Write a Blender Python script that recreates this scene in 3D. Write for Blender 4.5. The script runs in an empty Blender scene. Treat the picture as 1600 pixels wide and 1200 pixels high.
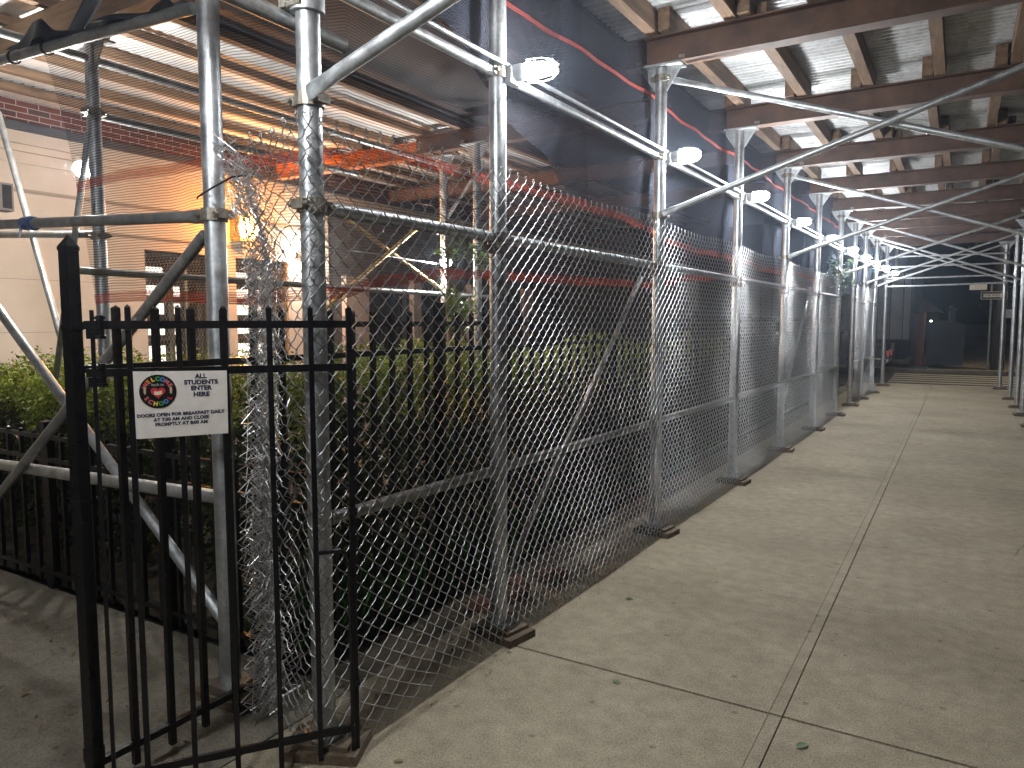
import bpy, math, random
from mathutils import Vector, Matrix
R = math.radians
rnd = random.Random(7)
S = bpy.context.scene
COL = S.collection

# ------------------------------------------------------------------ camera
cam_d = bpy.data.cameras.new('camera'); cam = bpy.data.objects.new('camera', cam_d); COL.objects.link(cam)
right = Vector((0.85417435, 0.51998445, -0.00153538))
down = Vector((0.04239878, -0.07259042, -0.99646022))
fwd = Vector((-0.51825527, 0.85108566, -0.08405158))
M = Matrix.Identity(4)
for i in range(3):
    M[i][0] = right[i]; M[i][1] = -down[i]; M[i][2] = -fwd[i]
M[2][3] = 1.65
cam.matrix_world = M
cam_d.sensor_width = 36; cam_d.lens = 1149 / 1600 * 36
cam_d.clip_start = 0.05; cam_d.clip_end = 900
S.camera = cam

# ------------------------------------------------------------------ world, night
W = bpy.data.worlds.new('World'); S.world = W; W.use_nodes = True
nt = W.node_tree; bg = nt.nodes['Background']
sky = nt.nodes.new('ShaderNodeTexSky'); sky.sky_type = 'NISHITA'; sky.sun_disc = False
sky.sun_elevation = R(-5); sky.sun_rotation = R(200); sky.air_density = 1.0; sky.ozone_density = 4
nt.links.new(sky.outputs[0], bg.inputs[0]); bg.inputs[1].default_value = 0.15
S.view_settings.view_transform = 'Standard'; S.view_settings.look = 'None'
S.view_settings.exposure = 1.5; S.view_settings.gamma = 1; S.view_settings.use_curve_mapping = False
S.cycles.transparent_max_bounces = 16
LAMP = 270.0        # radiance of one work light bulb

# ------------------------------------------------------------------ helpers
class MB:
    def __init__(s): s.v = []; s.f = []; s.m = []; s.mi = 0
    def add(s, vs, fs):
        o = len(s.v); s.v += [tuple(p) for p in vs]
        for f in fs: s.f.append([i + o for i in f]); s.m.append(s.mi)
    def box(s, c, d, rz=0.0, mat=None):
        x, y, z = d[0] / 2, d[1] / 2, d[2] / 2
        vs = [Vector((a * x, b * y, e * z)) for e in (-1, 1) for b in (-1, 1) for a in (-1, 1)]
        r = mat if mat is not None else Matrix.Rotation(rz, 3, 'Z')
        s.add([r @ v + Vector(c) for v in vs], [(0, 2, 3, 1), (4, 5, 7, 6), (0, 1, 5, 4), (2, 6, 7, 3), (0, 4, 6, 2), (1, 3, 7, 5)])
    def span(s, a, b):
        s.box([(a[i] + b[i]) / 2 for i in range(3)], [abs(b[i] - a[i]) for i in range(3)])
    def bar(s, p, q, w, h, up=(0, 0, 1)):
        p, q = Vector(p), Vector(q); t = (q - p).normalized(); u = Vector(up)
        if abs(t.dot(u)) > .99: u = Vector((1, 0, 0))
        a = t.cross(u).normalized(); b = a.cross(t)
        vs = []
        for e in (p, q):
            for i, j in ((-1, -1), (1, -1), (1, 1), (-1, 1)): vs.append(e + a * (i * w / 2) + b * (j * h / 2))
        s.add(vs, [(3, 2, 1, 0), (4, 5, 6, 7), (0, 1, 5, 4), (1, 2, 6, 5), (2, 3, 7, 6), (3, 0, 4, 7)])
    def path(s, pts, rad, n=10, caps=True):
        pts = [Vector(p) for p in pts]; k = len(pts)
        rs = rad if isinstance(rad, (list, tuple)) else [rad] * k
        t0 = (pts[1] - pts[0]).normalized()
        a = t0.cross(Vector((0, 0, 1)))
        if a.length < .05: a = t0.cross(Vector((1, 0, 0)))
        a.normalize(); vs = []
        for i in range(k):
            t = (pts[min(i + 1, k - 1)] - pts[max(i - 1, 0)]).normalized()
            a = (a - t * a.dot(t)).normalized(); b = t.cross(a)
            for j in range(n):
                g = 2 * math.pi * j / n
                vs.append(pts[i] + (a * math.cos(g) + b * math.sin(g)) * rs[i])
        fs = [(i * n + j, i * n + (j + 1) % n, (i + 1) * n + (j + 1) % n, (i + 1) * n + j) for i in range(k - 1) for j in range(n)]
        if caps: fs += [tuple(range(n))[::-1], tuple(range((k - 1) * n, k * n))]
        s.add(vs, fs)
    def tube(s, p, q, r, n=14): s.path([p, q], r, n)
    def ring(s, c, ax, r0, r1, h, n=18):
        c = Vector(c); ax = Vector(ax).normalized()
        a = ax.cross(Vector((0, 0, 1)))
        if a.length < .05: a = ax.cross(Vector((1, 0, 0)))
        a.normalize(); b = ax.cross(a); vs = []
        for (r, z) in ((r0, -h / 2), (r1, -h / 2), (r1, h / 2), (r0, h / 2)):
            for j in range(n):
                g = 2 * math.pi * j / n
                vs.append(c + ax * z + (a * math.cos(g) + b * math.sin(g)) * r)
        s.add(vs, [(i * n + j, i * n + (j + 1) % n, ((i + 1) % 4) * n + (j + 1) % n, ((i + 1) % 4) * n + j) for i in range(4) for j in range(n)])
    def prism(s, poly, off):
        n = len(poly); off = Vector(off); vs = [Vector(p) for p in poly]; vs += [v + off for v in vs]
        s.add(vs, [tuple(range(n))[::-1], tuple(range(n, 2 * n))] + [(i, (i + 1) % n, n + (i + 1) % n, n + i) for i in range(n)])
    def build(s, name, mat, parent=None, smooth=False, origin=None):
        if origin is None:
            if parent is not None: origin = wloc(parent)
            else:
                xs = [v[0] for v in s.v]; ys = [v[1] for v in s.v]; zs = [v[2] for v in s.v]
                origin = Vector(((min(xs) + max(xs)) / 2, (min(ys) + max(ys)) / 2, min(zs)))
        o = Vector(origin)
        me = bpy.data.meshes.new(name)
        me.from_pydata([(v[0] - o.x, v[1] - o.y, v[2] - o.z) for v in s.v], [], s.f)
        for mt in (mat if isinstance(mat, (list, tuple)) else [mat]): me.materials.append(mt)
        if any(s.m): me.polygons.foreach_set('material_index', s.m)
        if smooth:
            me.polygons.foreach_set('use_smooth', [True] * len(me.polygons))
            try: me.set_sharp_from_angle(angle=R(40))
            except Exception: pass
        me.update()
        ob = bpy.data.objects.new(name, me); COL.objects.link(ob)
        if parent is not None: ob.parent = parent; ob.location = o - wloc(parent)
        else: ob.location = o
        return ob
def wloc(o):
    l = Vector(o.location)
    while o.parent: o = o.parent; l += Vector(o.location)
    return l
def tag(o, label, cat, group=None, kind=None):
    if label: o['label'] = label
    if cat: o['category'] = cat
    if group: o['group'] = group
    if kind: o['kind'] = kind
    return o
def struct(o): o['kind'] = 'structure'; return o
def empty(name, loc, label, cat, group=None):
    o = bpy.data.objects.new(name, None); COL.objects.link(o); o.location = loc; o.empty_display_size = .1
    return tag(o, label, cat, group)
def copy_tree(o, parent=None):
    c = o.copy(); COL.objects.link(c); c.parent = parent
    for ch in list(o.children): copy_tree(ch, c)
    return c
ORD = ['first', 'second', 'third', 'fourth', 'fifth', 'sixth', 'seventh', 'eighth', 'ninth', 'tenth', 'eleventh', 'twelfth']

# ------------------------------------------------------------------ materials
def mat(name): 
    m = bpy.data.materials.new(name); m.use_nodes = True
    return m, m.node_tree, m.node_tree.nodes['Principled BSDF']
def N(t, typ, **kw):
    n = t.nodes.new(typ)
    for k, v in kw.items(): setattr(n, k, v)
    return n
def noise(t, scale, detail=4, rough=.55, vec=None, dist=0):
    n = N(t, 'ShaderNodeTexNoise'); n.inputs['Scale'].default_value = scale; n.inputs['Detail'].default_value = detail
    n.inputs['Roughness'].default_value = rough; n.inputs['Distortion'].default_value = dist
    if vec is None:
        c = t.nodes.get('OC') or N(t, 'ShaderNodeTexCoord', name='OC'); vec = c.outputs['Object']
    t.links.new(vec, n.inputs['Vector']); return n
def ramp(t, src, stops):
    r = N(t, 'ShaderNodeValToRGB'); e = r.color_ramp.elements
    while len(e) < len(stops): e.new(.5)
    for i, (p, c) in enumerate(stops):
        e[i].position = p; e[i].color = (c[0], c[1], c[2], 1) if isinstance(c, (tuple, list)) else (c, c, c, 1)
    t.links.new(src, r.inputs[0]); return r
def mix(t, fac, a, b, mode='MIX'):
    m = N(t, 'ShaderNodeMix', data_type='RGBA', blend_type=mode)
    for sock, v in ((m.inputs[0], fac), (m.inputs[6], a), (m.inputs[7], b)):
        if hasattr(v, 'is_output'): t.links.new(v, sock)
        elif sock.type == 'VALUE': sock.default_value = v
        else: sock.default_value = (v[0], v[1], v[2], 1)
    return m.outputs[2]
def bump(t, p, src, strength=.3, dist=.01):
    b = N(t, 'ShaderNodeBump'); b.inputs['Strength'].default_value = strength; b.inputs['Distance'].default_value = dist
    t.links.new(src, b.inputs['Height']); t.links.new(b.outputs[0], p.inputs['Normal'])
def simple(name, lo, hi, scale=8, rough=.6, metal=0.0, bumpk=0, bscale=60, rr=None, stretch=None):
    m, t, p = mat(name)
    vec = None
    if stretch:
        c = N(t, 'ShaderNodeTexCoord', name='OC'); mp = N(t, 'ShaderNodeMapping'); mp.inputs['Scale'].default_value = stretch
        t.links.new(c.outputs['Object'], mp.inputs[0]); vec = mp.outputs[0]
    n = noise(t, scale, 5, .6, vec); r = ramp(t, n.outputs[0], [(.3, lo), (.7, hi)])
    t.links.new(r.outputs[0], p.inputs['Base Color'])
    p.inputs['Metallic'].default_value = metal; p.inputs['Roughness'].default_value = rough
    if rr:
        n2 = noise(t, scale * 2.3, 4); r2 = ramp(t, n2.outputs[0], [(.3, rr[0]), (.7, rr[1])]); t.links.new(r2.outputs[0], p.inputs['Roughness'])
    if bumpk: bump(t, p, noise(t, bscale, 4, .6, vec).outputs[0], bumpk, .004)
    return m
def galv(name, lo, hi, rust, metal):
    m, t, p = mat(name)
    a = noise(t, 13, 5, .6); c = ramp(t, a.outputs[0], [(.3, lo), (.7, hi)]).outputs[0]
    q = noise(t, 5.5, 6, .7); k = ramp(t, q.outputs[0], [(.56, 0), (.68, rust)]).outputs[0]
    c = mix(t, k, c, (.13, .085, .055))
    sc = noise(t, 60, 3, .6); c = mix(t, .35, c, ramp(t, sc.outputs[0], [(.35, .5), (.6, 1)]).outputs[0], 'MULTIPLY')
    t.links.new(c, p.inputs['Base Color'])
    mm = N(t, 'ShaderNodeMath', operation='MULTIPLY_ADD'); t.links.new(k, mm.inputs[0]); mm.inputs[1].default_value = -.7; mm.inputs[2].default_value = metal; mm.use_clamp = True
    t.links.new(mm.outputs[0], p.inputs['Metallic'])
    t.links.new(ramp(t, a.outputs[0], [(.3, .30), (.7, .55)]).outputs[0], p.inputs['Roughness'])
    bump(t, p, sc.outputs[0], .12, .002); return m
GALV = galv('galvanised_steel', (.34, .36, .37), (.60, .62, .63), .45, .82)
GALVD = galv('dull_galvanised_steel', (.20, .205, .20), (.36, .365, .36), .6, .65)
WIRE = simple('zinc_wire', (.28, .285, .285), (.44, .445, .445), 30, .42, 1.0)
CLAMP = simple('worn_clamp_steel', (.16, .13, .09), (.34, .32, .28), 40, .5, .7, .2, 120)
BLACK = simple('black_gloss_iron_paint', (.004, .004, .005), (.008, .008, .009), 12, .3, 0, .2, 60, (.25, .45))
BLACK.node_tree.nodes['Principled BSDF'].inputs['Specular IOR Level'].default_value = .3
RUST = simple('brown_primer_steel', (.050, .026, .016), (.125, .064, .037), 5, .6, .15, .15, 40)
SODSTEEL = simple('sodium_lit_steel', (.28, .095, .03), (.42, .15, .05), 5, .55, .1, .15, 40)  # orange of the sodium lamp painted into the beam colour
SODTUBE = simple('sodium_lit_tube', (.40, .28, .10), (.58, .42, .18), 8, .5, .3)  # yellow of the sodium light put into the tube colour
TIMB = simple('weathered_timber', (.10, .06, .036), (.23, .145, .085), 3, .75, 0, .3, 14, None, (10, 1, 10))
TIMBX = simple('rough_sawn_timber', (.13, .075, .04), (.26, .165, .085), 3, .75, 0, .3, 14, None, (1, 10, 10))
SILL = simple('sill_timber', (.065, .046, .030), (.165, .122, .078), 5, .8, 0, .3, 30, None, (8, 2, 8))
DKDECK = simple('dark_ply_and_shade', (.006, .006, .008), (.016, .016, .018), 4, .8)  # deck boards, and the painted darkness of the unlit yard ceiling
GREYP = simple('pale_deck_panel', (.50, .49, .48), (.66, .65, .63), 3, .6, 0)
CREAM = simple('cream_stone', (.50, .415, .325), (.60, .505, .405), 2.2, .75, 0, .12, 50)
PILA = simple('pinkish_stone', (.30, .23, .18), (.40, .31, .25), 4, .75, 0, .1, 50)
DKWALL = simple('brown_grey_and_shaded_wall', (.055, .05, .045), (.09, .08, .072), 3, .8, 0, .1, 50)  # grey of frames and house; also the painted shade of the far facade
DARK = simple('near_black', (.006, .006, .008), (.014, .014, .017), 6, .6)
ASPH = simple('asphalt', (.030, .030, .031), (.065, .064, .062), 30, .85, 0, .4, 180)
SOIL = simple('soil', (.020, .015, .010), (.060, .046, .03), 9, .95, 0, .7, 40)
PAINTW = simple('worn_road_paint', (.34, .33, .29), (.62, .6, .54), 22, .7)
BRICKR = simple('loose_brick', (.13, .06, .035), (.25, .13, .085), 20, .85, 0, .4, 60)
BARK = simple('bark', (.10, .07, .05), (.20, .15, .11), 20, .9, 0, .4, 40)
PLAST = simple('grey_lamp_plastic', (.22, .23, .24), (.34, .35, .36), 8, .45)
TAPE = simple('blue_tape', (.02, .05, .16), (.04, .09, .24), 30, .4)
NAVY = simple('navy_steel', (.004, .009, .018), (.008, .017, .030), 5, .6, .1)
REDP = simple('faded_red_paint', (.035, .012, .010), (.065, .02, .016), 5, .7)
TRUCK = simple('grey_trailer_panel', (.14, .14, .145), (.20, .20, .205), 3, .6)
PALE = simple('pale_cladding', (.15, .13, .12), (.22, .19, .17), 3, .7)
CARP = simple('dark_car_paint', (.01, .01, .013), (.02, .02, .024), 3, .25)
RUBB = simple('tyre_rubber', (.012, .012, .012), (.02, .02, .02), 10, .85)
POLEW = simple('utility_pole_wood', (.035, .03, .026), (.08, .068, .058), 6, .9, 0, .4, 30, None, (8, 8, 1))
SIGNK = simple('black_sign_paint', (.01, .01, .01), (.02, .02, .02), 6, .5)
SIGNW = simple('white_sign_sheet', (.62, .62, .6), (.75, .75, .72), 6, .5)
CHROME = simple('bumper_chrome', (.6, .6, .6), (.75, .75, .75), 6, .2, 1)
ORNG = simple('orange_selvedge', (.26, .04, .03), (.38, .06, .045), 30, .8)

def emis(name, col, st):
    m, t, p = mat(name); p.inputs['Base Color'].default_value = (*col, 1)
    p.inputs['Emission Color'].default_value = (*col, 1); p.inputs['Emission Strength'].default_value = st
    return m
BULB = emis('work_light_glow', (.96, .98, 1.0), LAMP)
SODI = emis('sodium_glow', (1.0, .36, .05), 220)
WHIT = emis('wall_pack_glow', (1.0, .97, .93), 620)
WHIT2 = emis('dim_wall_pack_glow', (1.0, .96, .90), 210)
STRL = emis('street_lamp_glow', (1.0, .8, .52), 600)
ROOML = emis('lit_room', (1.0, .93, .8), .75)
TAILR = emis('tail_light_red', (.6, .16, .15), .05)
DISTL = emis('distant_light', (1, .97, .9), 6)

def concrete(name, lo, hi, stain):
    m, t, p = mat(name)
    a = noise(t, 1.3, 6, .62); b = noise(t, 11, 5, .6); c = noise(t, 120, 3, .7); d = noise(t, .55, 3)
    base = ramp(t, a.outputs[0], [(.28, lo), (.72, hi)]).outputs[0]
    base = mix(t, .6, base, ramp(t, b.outputs[0], [(.3, .5), (.7, 1.0)]).outputs[0], 'MULTIPLY')
    base = mix(t, .75, base, ramp(t, c.outputs[0], [(.33, .35), (.52, .95), (.75, 1.35)]).outputs[0], 'MULTIPLY')
    base = mix(t, .5, base, ramp(t, d.outputs[0], [(.36, stain), (.58, 1.0)]).outputs[0], 'MULTIPLY')
    v = N(t, 'ShaderNodeTexVoronoi'); v.voronoi_dimensions = '2D'; v.inputs['Scale'].default_value = 1.9; v.inputs['Randomness'].default_value = 1
    t.links.new(t.nodes['OC'].outputs['Object'], v.inputs['Vector'])
    base = mix(t, .55, base, ramp(t, v.outputs['Distance'], [(.016, .30), (.034, 1.0)]).outputs[0], 'MULTIPLY')
    # hairline cracks, only here and there
    cv = N(t, 'ShaderNodeTexVoronoi', feature='DISTANCE_TO_EDGE'); cv.voronoi_dimensions = '2D'; cv.inputs['Scale'].default_value = .33
    wv = mix(t, .09, t.nodes['OC'].outputs['Object'], noise(t, 3.0, 5, .7).outputs[1], 'ADD'); t.links.new(wv, cv.inputs['Vector'])
    msk = ramp(t, noise(t, .45, 2).outputs[0], [(.50, 0), (.56, .75)]).outputs[0]
    base = mix(t, msk, base, mix(t, 1, base, ramp(t, cv.outputs['Distance'], [(.0006, .35), (.0022, 1)]).outputs[0], 'MULTIPLY'))
    t.links.new(base, p.inputs['Base Color']); p.inputs['Roughness'].default_value = .85
    p.inputs['Specular IOR Level'].default_value = .3
    h = mix(t, .5, c.outputs[0], noise(t, 45, 4, .7).outputs[0])
    bump(t, p, h, .55, .006)
    return m
CONC = concrete('sidewalk_concrete', (.345, .295, .208), (.475, .412, .300), .76)
CONCP = concrete('path_concrete', (.21, .19, .15), (.31, .28, .22), .62)
DIRT = concrete('dirty_verge', (.12, .10, .075), (.22, .19, .145), .45)

def corrug():
    m, t, p = mat('corrugated_galvanised_sheet')
    a = noise(t, 2.2, 5, .65); b = noise(t, 26, 4, .6)
    c = ramp(t, a.outputs[0], [(.3, (.34, .345, .34)), (.5, (.52, .53, .535)), (.72, (.63, .64, .65))]).outputs[0]
    c = mix(t, .35, c, ramp(t, b.outputs[0], [(.36, (.4, .38, .34)), (.55, (1, 1, 1))]).outputs[0], 'MULTIPLY')
    t.links.new(c, p.inputs['Base Color']); p.inputs['Metallic'].default_value = .35
    t.links.new(ramp(t, b.outputs[0], [(.3, .38), (.7, .6)]).outputs[0], p.inputs['Roughness'])
    return m
CORR = corrug()

def brickmat():
    m, t, p = mat('red_brick')
    c = N(t, 'ShaderNodeTexCoord', name='OC'); s = N(t, 'ShaderNodeSeparateXYZ'); cb = N(t, 'ShaderNodeCombineXYZ')
    t.links.new(c.outputs['Object'], s.inputs[0]); t.links.new(s.outputs[1], cb.inputs[0]); t.links.new(s.outputs[2], cb.inputs[1])
    b = N(t, 'ShaderNodeTexBrick'); t.links.new(cb.outputs[0], b.inputs['Vector'])
    b.inputs['Scale'].default_value = 1; b.inputs['Brick Width'].default_value = .21; b.inputs['Row Height'].default_value = .058
    b.inputs['Mortar Size'].default_value = .0045; b.inputs['Bias'].default_value = -.25
    b.inputs['Color1'].default_value = (.15, .038, .026, 1); b.inputs['Color2'].default_value = (.05, .03, .03, 1); b.inputs['Mortar'].default_value = (.38, .33, .29, 1)
    n = noise(t, 14, 4); col = mix(t, .5, b.outputs[0], ramp(t, n.outputs[0], [(.3, .6), (.7, 1.15)]).outputs[0], 'MULTIPLY')
    t.links.new(col, p.inputs['Base Color']); p.inputs['Roughness'].default_value = .85
    bump(t, p, b.outputs[1], -.5, .01)
    return m
BRICK = brickmat()

def netmat(name, col, a0, a1, period):
    """knitted netting: close horizontal courses, open mesh between them"""
    m, t, p = mat(name); t.nodes.remove(p)
    out = t.nodes['Material Output']; c = N(t, 'ShaderNodeTexCoord', name='OC')
    s = N(t, 'ShaderNodeSeparateXYZ'); t.links.new(c.outputs['Object'], s.inputs[0])
    n = noise(t, 1.7, 3); 
    ad = N(t, 'ShaderNodeMath', operation='MULTIPLY_ADD'); t.links.new(n.outputs[0], ad.inputs[0]); ad.inputs[1].default_value = .05; t.links.new(s.outputs[2], ad.inputs[2])
    mu = N(t, 'ShaderNodeMath', operation='MULTIPLY'); t.links.new(ad.outputs[0], mu.inputs[0]); mu.inputs[1].default_value = 2 * math.pi / period
    sn = N(t, 'ShaderNodeMath', operation='SINE'); t.links.new(mu.outputs[0], sn.inputs[0])
    r = N(t, 'ShaderNodeMapRange'); t.links.new(sn.outputs[0], r.inputs[0]); r.inputs[1].default_value = -.2; r.inputs[2].default_value = .75
    r.inputs[3].default_value = a0; r.inputs[4].default_value = a1
    d = N(t, 'ShaderNodeBsdfDiffuse'); d.inputs[0].default_value = (*col, 1)
    tl = N(t, 'ShaderNodeBsdfTranslucent'); tl.inputs[0].default_value = (*col, 1)
    ms = N(t, 'ShaderNodeMixShader'); ms.inputs[0].default_value = .35; t.links.new(d.outputs[0], ms.inputs[1]); t.links.new(tl.outputs[0], ms.inputs[2])
    tr = N(t, 'ShaderNodeBsdfTransparent'); mx = N(t, 'ShaderNodeMixShader')
    t.links.new(r.outputs[0], mx.inputs[0]); t.links.new(tr.outputs[0], mx.inputs[1]); t.links.new(ms.outputs[0], mx.inputs[2])
    t.links.new(mx.outputs[0], out.inputs[0]); return m
NETA = netmat('open_debris_net', (.045, .04, .045), .12, .60, .0125)
NETB = netmat('dense_debris_net', (.052, .057, .074), .60, .92, .011)
NETO = netmat('orange_net_edge', (.40, .062, .035), .30, .72, .010)

def leafmat(name, lo, hi):
    m, t, p = mat(name); g = N(t, 'ShaderNodeNewGeometry')
    r = ramp(t, g.outputs['Random Per Island'], [(0, lo), (1, hi)])
    t.links.new(r.outputs[0], p.inputs['Base Color']); p.inputs['Roughness'].default_value = .5
    tl = N(t, 'ShaderNodeBsdfTranslucent'); t.links.new(r.outputs[0], tl.inputs[0])
    ms = N(t, 'ShaderNodeMixShader'); ms.inputs[0].default_value = .3
    t.links.new(p.outputs[0], ms.inputs[1]); t.links.new(tl.outputs[0], ms.inputs[2]); t.links.new(ms.outputs[0], t.nodes['Material Output'].inputs[0])
    return m
LEAF = leafmat('lit_hedge_leaf', (.075, .125, .014), (.25, .30, .035))  # hedge top: lamp light is part of this brighter leaf colour
LEAFD = leafmat('dark_leaf', (.012, .03, .008), (.04, .075, .02))
LEAFT = leafmat('tree_leaf', (.05, .10, .015), (.13, .20, .04))
GRASS = leafmat('grass_blade', (.02, .07, .012), (.05, .15, .03))
LITTER = leafmat('fallen_leaf', (.09, .16, .05), (.16, .24, .09))
DRYLF = leafmat('dry_leaf', (.16, .12, .05), (.34, .27, .13))

# ================================================================== THE SETTING
b = MB(); b.add([(-400, -400, -.14), (400, -400, -.14), (400, 500, -.14), (-400, 500, -.14)], [(0, 1, 2, 3)])
struct(b.build('ground', ASPH, origin=(0, 0, -.14)))
# sidewalk: separate flags with open joints over a dark bed, tooled margin beside the long joint
b = MB()
ysj = [-4.0, -2.5, -1.08, .32, 1.72, 3.11, 4.53, 5.90, 7.22, 8.49, 9.85, 11.21, 12.6, 14.0, 15.4, 16.8, 18.2, 19.6, 21.78]
xsj = [-2.28, -.625, -.57, .86, 2.35]
def flag(x0, x1, y0, y1, gx0, gx1, gy0, gy1):
    b.span((x0 + gx0, y0 + gy0, -.10), (x1 - gx1, y1 - gy1, 0))
for k in range(len(ysj) - 1):
    for i in range(len(xsj) - 1):
        lg = {0: .003, 1: .0012, 2: .003, 3: .002}[i]; rg = {0: .0012, 1: .003, 2: .002, 3: .002}[i]
        w0 = .008 if abs(ysj[k] - 3.11) < .01 else .0016; w1 = .008 if abs(ysj[k + 1] - 3.11) < .01 else .0016
        flag(xsj[i], xsj[i + 1], ysj[k], ysj[k + 1], lg, rg, w0, w1)
struct(b.build('sidewalk', CONC, origin=(0, 0, 0)))
b = MB(); b.span((-2.29, -4, -.13), (2.34, 21.77, -.016)); struct(b.build('sidewalk_bed', SOIL))
b = MB(); b.span((2.36, -4, -.13), (2.52, 21.95, -.005)); b.span((-9, 21.80, -.13), (2.355, 21.95, -.004)); struct(b.build('kerb', CONC))
b = MB(); b.span((-9, -4, -.12), (-2.292, 2.33, -.004)); struct(b.build('entrance_path', CONCP, origin=(-4, 1, 0)))
b = MB(); b.span((-2.56, 2.335, -.12), (-2.292, 21.78, -.008)); struct(b.build('verge', DIRT, origin=(-2.4, 8, 0)))
# garden bed behind the railings, gently uneven
b = MB(); nx, ny = 24, 60
vs = [(-8.0 + 5.435 * i / nx, 2.345 + 19.4 * j / ny, .012 + .03 * rnd.random()) for j in range(ny + 1) for i in range(nx + 1)]
b.add(vs, [(j * (nx + 1) + i, j * (nx + 1) + i + 1, (j + 1) * (nx + 1) + i + 1, (j + 1) * (nx + 1) + i) for j in range(ny) for i in range(nx)])
struct(b.build('garden_soil', SOIL, smooth=True))
# far side of the cross street
b = MB(); b.span((-40, 29.0, -.13), (2.6, 60, 0)); struct(b.build('far_pavement', CONCP))
for k in range(7):
    b = MB(); y = 22.55 + k * .93
    b.add([(-1.75 - .02 * k, y, -.135), (2.2, y, -.135), (2.2, y + .42, -.135), (-1.75 - .02 * k, y + .42, -.135)], [(0, 1, 2, 3)])
    struct(b.build('crosswalk_stripe', PAINTW, origin=(0, y, -.135)))

# grass tufts at the foot of the hedge
b = MB()
for k in range(5200):
    x = rnd.uniform(-3.15, -2.53); y = rnd.uniform(2.4, 9); h = rnd.uniform(.08, .42) * (1.1 if y < 4 else .7); a = rnd.uniform(0, 6.28); w = .004
    dx, dy = math.cos(a) * w, math.sin(a) * w; lx, ly = rnd.gauss(0, .05), rnd.gauss(0, .05)
    b.add([(x - dx, y - dy, .02), (x + dx, y + dy, .02), (x + lx + dx * .6, y + ly + dy * .6, h * .6), (x + lx * 2, y + ly * 2, h)], [(0, 1, 2), (0, 2, 3)])
tag(b.build('grass', GRASS), 'dark green grass growing along the foot of the hedge', 'grass', kind='stuff')

# ================================================================== SCAFFOLD POSTS
POSTS = [(-2.05, 1.96), (-2.03, 3.20), (-1.99, 5.42), (-1.95, 7.55), (-1.92, 9.75), (-1.88, 11.9), (-1.84, 13.95), (-1.81, 15.7), (-1.78, 17.2), (-1.71, 18.8), (-1.67, 21.0)]
RPOSTS = [(1.05, 3.2), (1.05, 5.42), (1.04, 7.55), (1.02, 9.75), (1.01, 11.9), (1.0, 13.95), (.98, 15.55), (.97, 16.9), (.94, 18.65), (.86, 21.35)]
PR = .044
def post_proto():
    t = empty('scaffold_post', (0, 0, .06), None, 'scaffold post', 'scaffold posts of the sidewalk shed')
    b = MB(); b.tube((0, 0, .068), (0, 0, 3.53), PR, 20); b.build('tube', GALV, t, True)
    b = MB(); b.box((0, 0, .064), (.16, .16, .008)); b.tube((0, 0, .068), (0, 0, .1), .03, 12); b.build('base_plate', GALVD, t)
    b = MB(); b.box((0, 0, 3.54), (.34, .15, .014))
    for s in (-1, 1):
        b.prism([(s * PR, -.005, 3.36), (s * .16, -.005, 3.533), (s * PR, -.005, 3.533)], (0, .01, 0))
    b.build('head_plate', GALV, t)
    for s in (-1, 1):
        b = MB(); b.box((s * .165, 0, 3.572), (.045, .06, .05)); b.tube((s * .165, -.035, 3.575), (s * .165, .035, 3.575), .011, 8); b.build('beam_clip', CLAMP, t)
    return t
P0L = 'galvanised scaffold post behind the iron gate with the bunched chain-link tied to it'
proto = post_proto(); first = True
def place_post(x, y, label):
    global first
    o = proto if first else copy_tree(proto); first = False
    o.location = (x, y, .06); o['label'] = label
place_post(-2.71, 2.04, P0L)
for i, (x, y) in enumerate(POSTS):
    lab = ('galvanised scaffold post standing just behind the free end of the iron gate' if i == 0 else
           'galvanised scaffold post beside the nearest big work light, second along the chain-link' if i == 1 else
           f'galvanised scaffold post in the chain-link row, {ORD[i]} from the iron gate')
    place_post(x, y, lab)
for i, (x, y) in enumerate(RPOSTS):
    place_post(x, y, f'galvanised scaffold post on the kerb side of the walkway, {ORD[len(RPOSTS)-1-i]} from the crosswalk')
place_post(-5.15, 2.94, 'scaffold post beside the hedge under the yard roof, nearest to the cream wall')
place_post(-5.15, 6.95, 'scaffold post in the yard carrying the white floodlight near the young tree')
place_post(-4.49, 6.66, 'thin lit post in the yard right of the young tree under the red steel beam')

# timber sills under the posts
b = MB(); b.box((0, 0, .022), (.30, .20, .038)); b.box((.0, .008, .0505), (.22, .17, .019))
sp = b.build('timber_sill', SILL, origin=(0, 0, .003)); tag(sp, None, 'timber block', 'timber blocks under the scaffold posts')
sills = [((-2.71, 2.04), 'timber block under the post behind the iron gate', .05)] + \
        [(p, ('worn timber block under the post at the gate end, nearest the camera' if i == 0 else f'timber block under the {ORD[i]} post along the chain-link'), rnd.uniform(-.2, .2)) for i, p in enumerate(POSTS)] + \
        [(p, f'timber block under the kerb side post {ORD[len(RPOSTS)-1-i]} from the crosswalk', rnd.uniform(-.1, .1)) for i, p in enumerate(RPOSTS)]
for i, (p, lab, a) in enumerate(sills):
    o = sp if i == 0 else sp.copy()
    if i: COL.objects.link(o)
    o.location = (p[0] + .02, p[1] - .01, .001); o.rotation_euler.z = a + (0.35 if i == 1 else 0); o['label'] = lab

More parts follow.
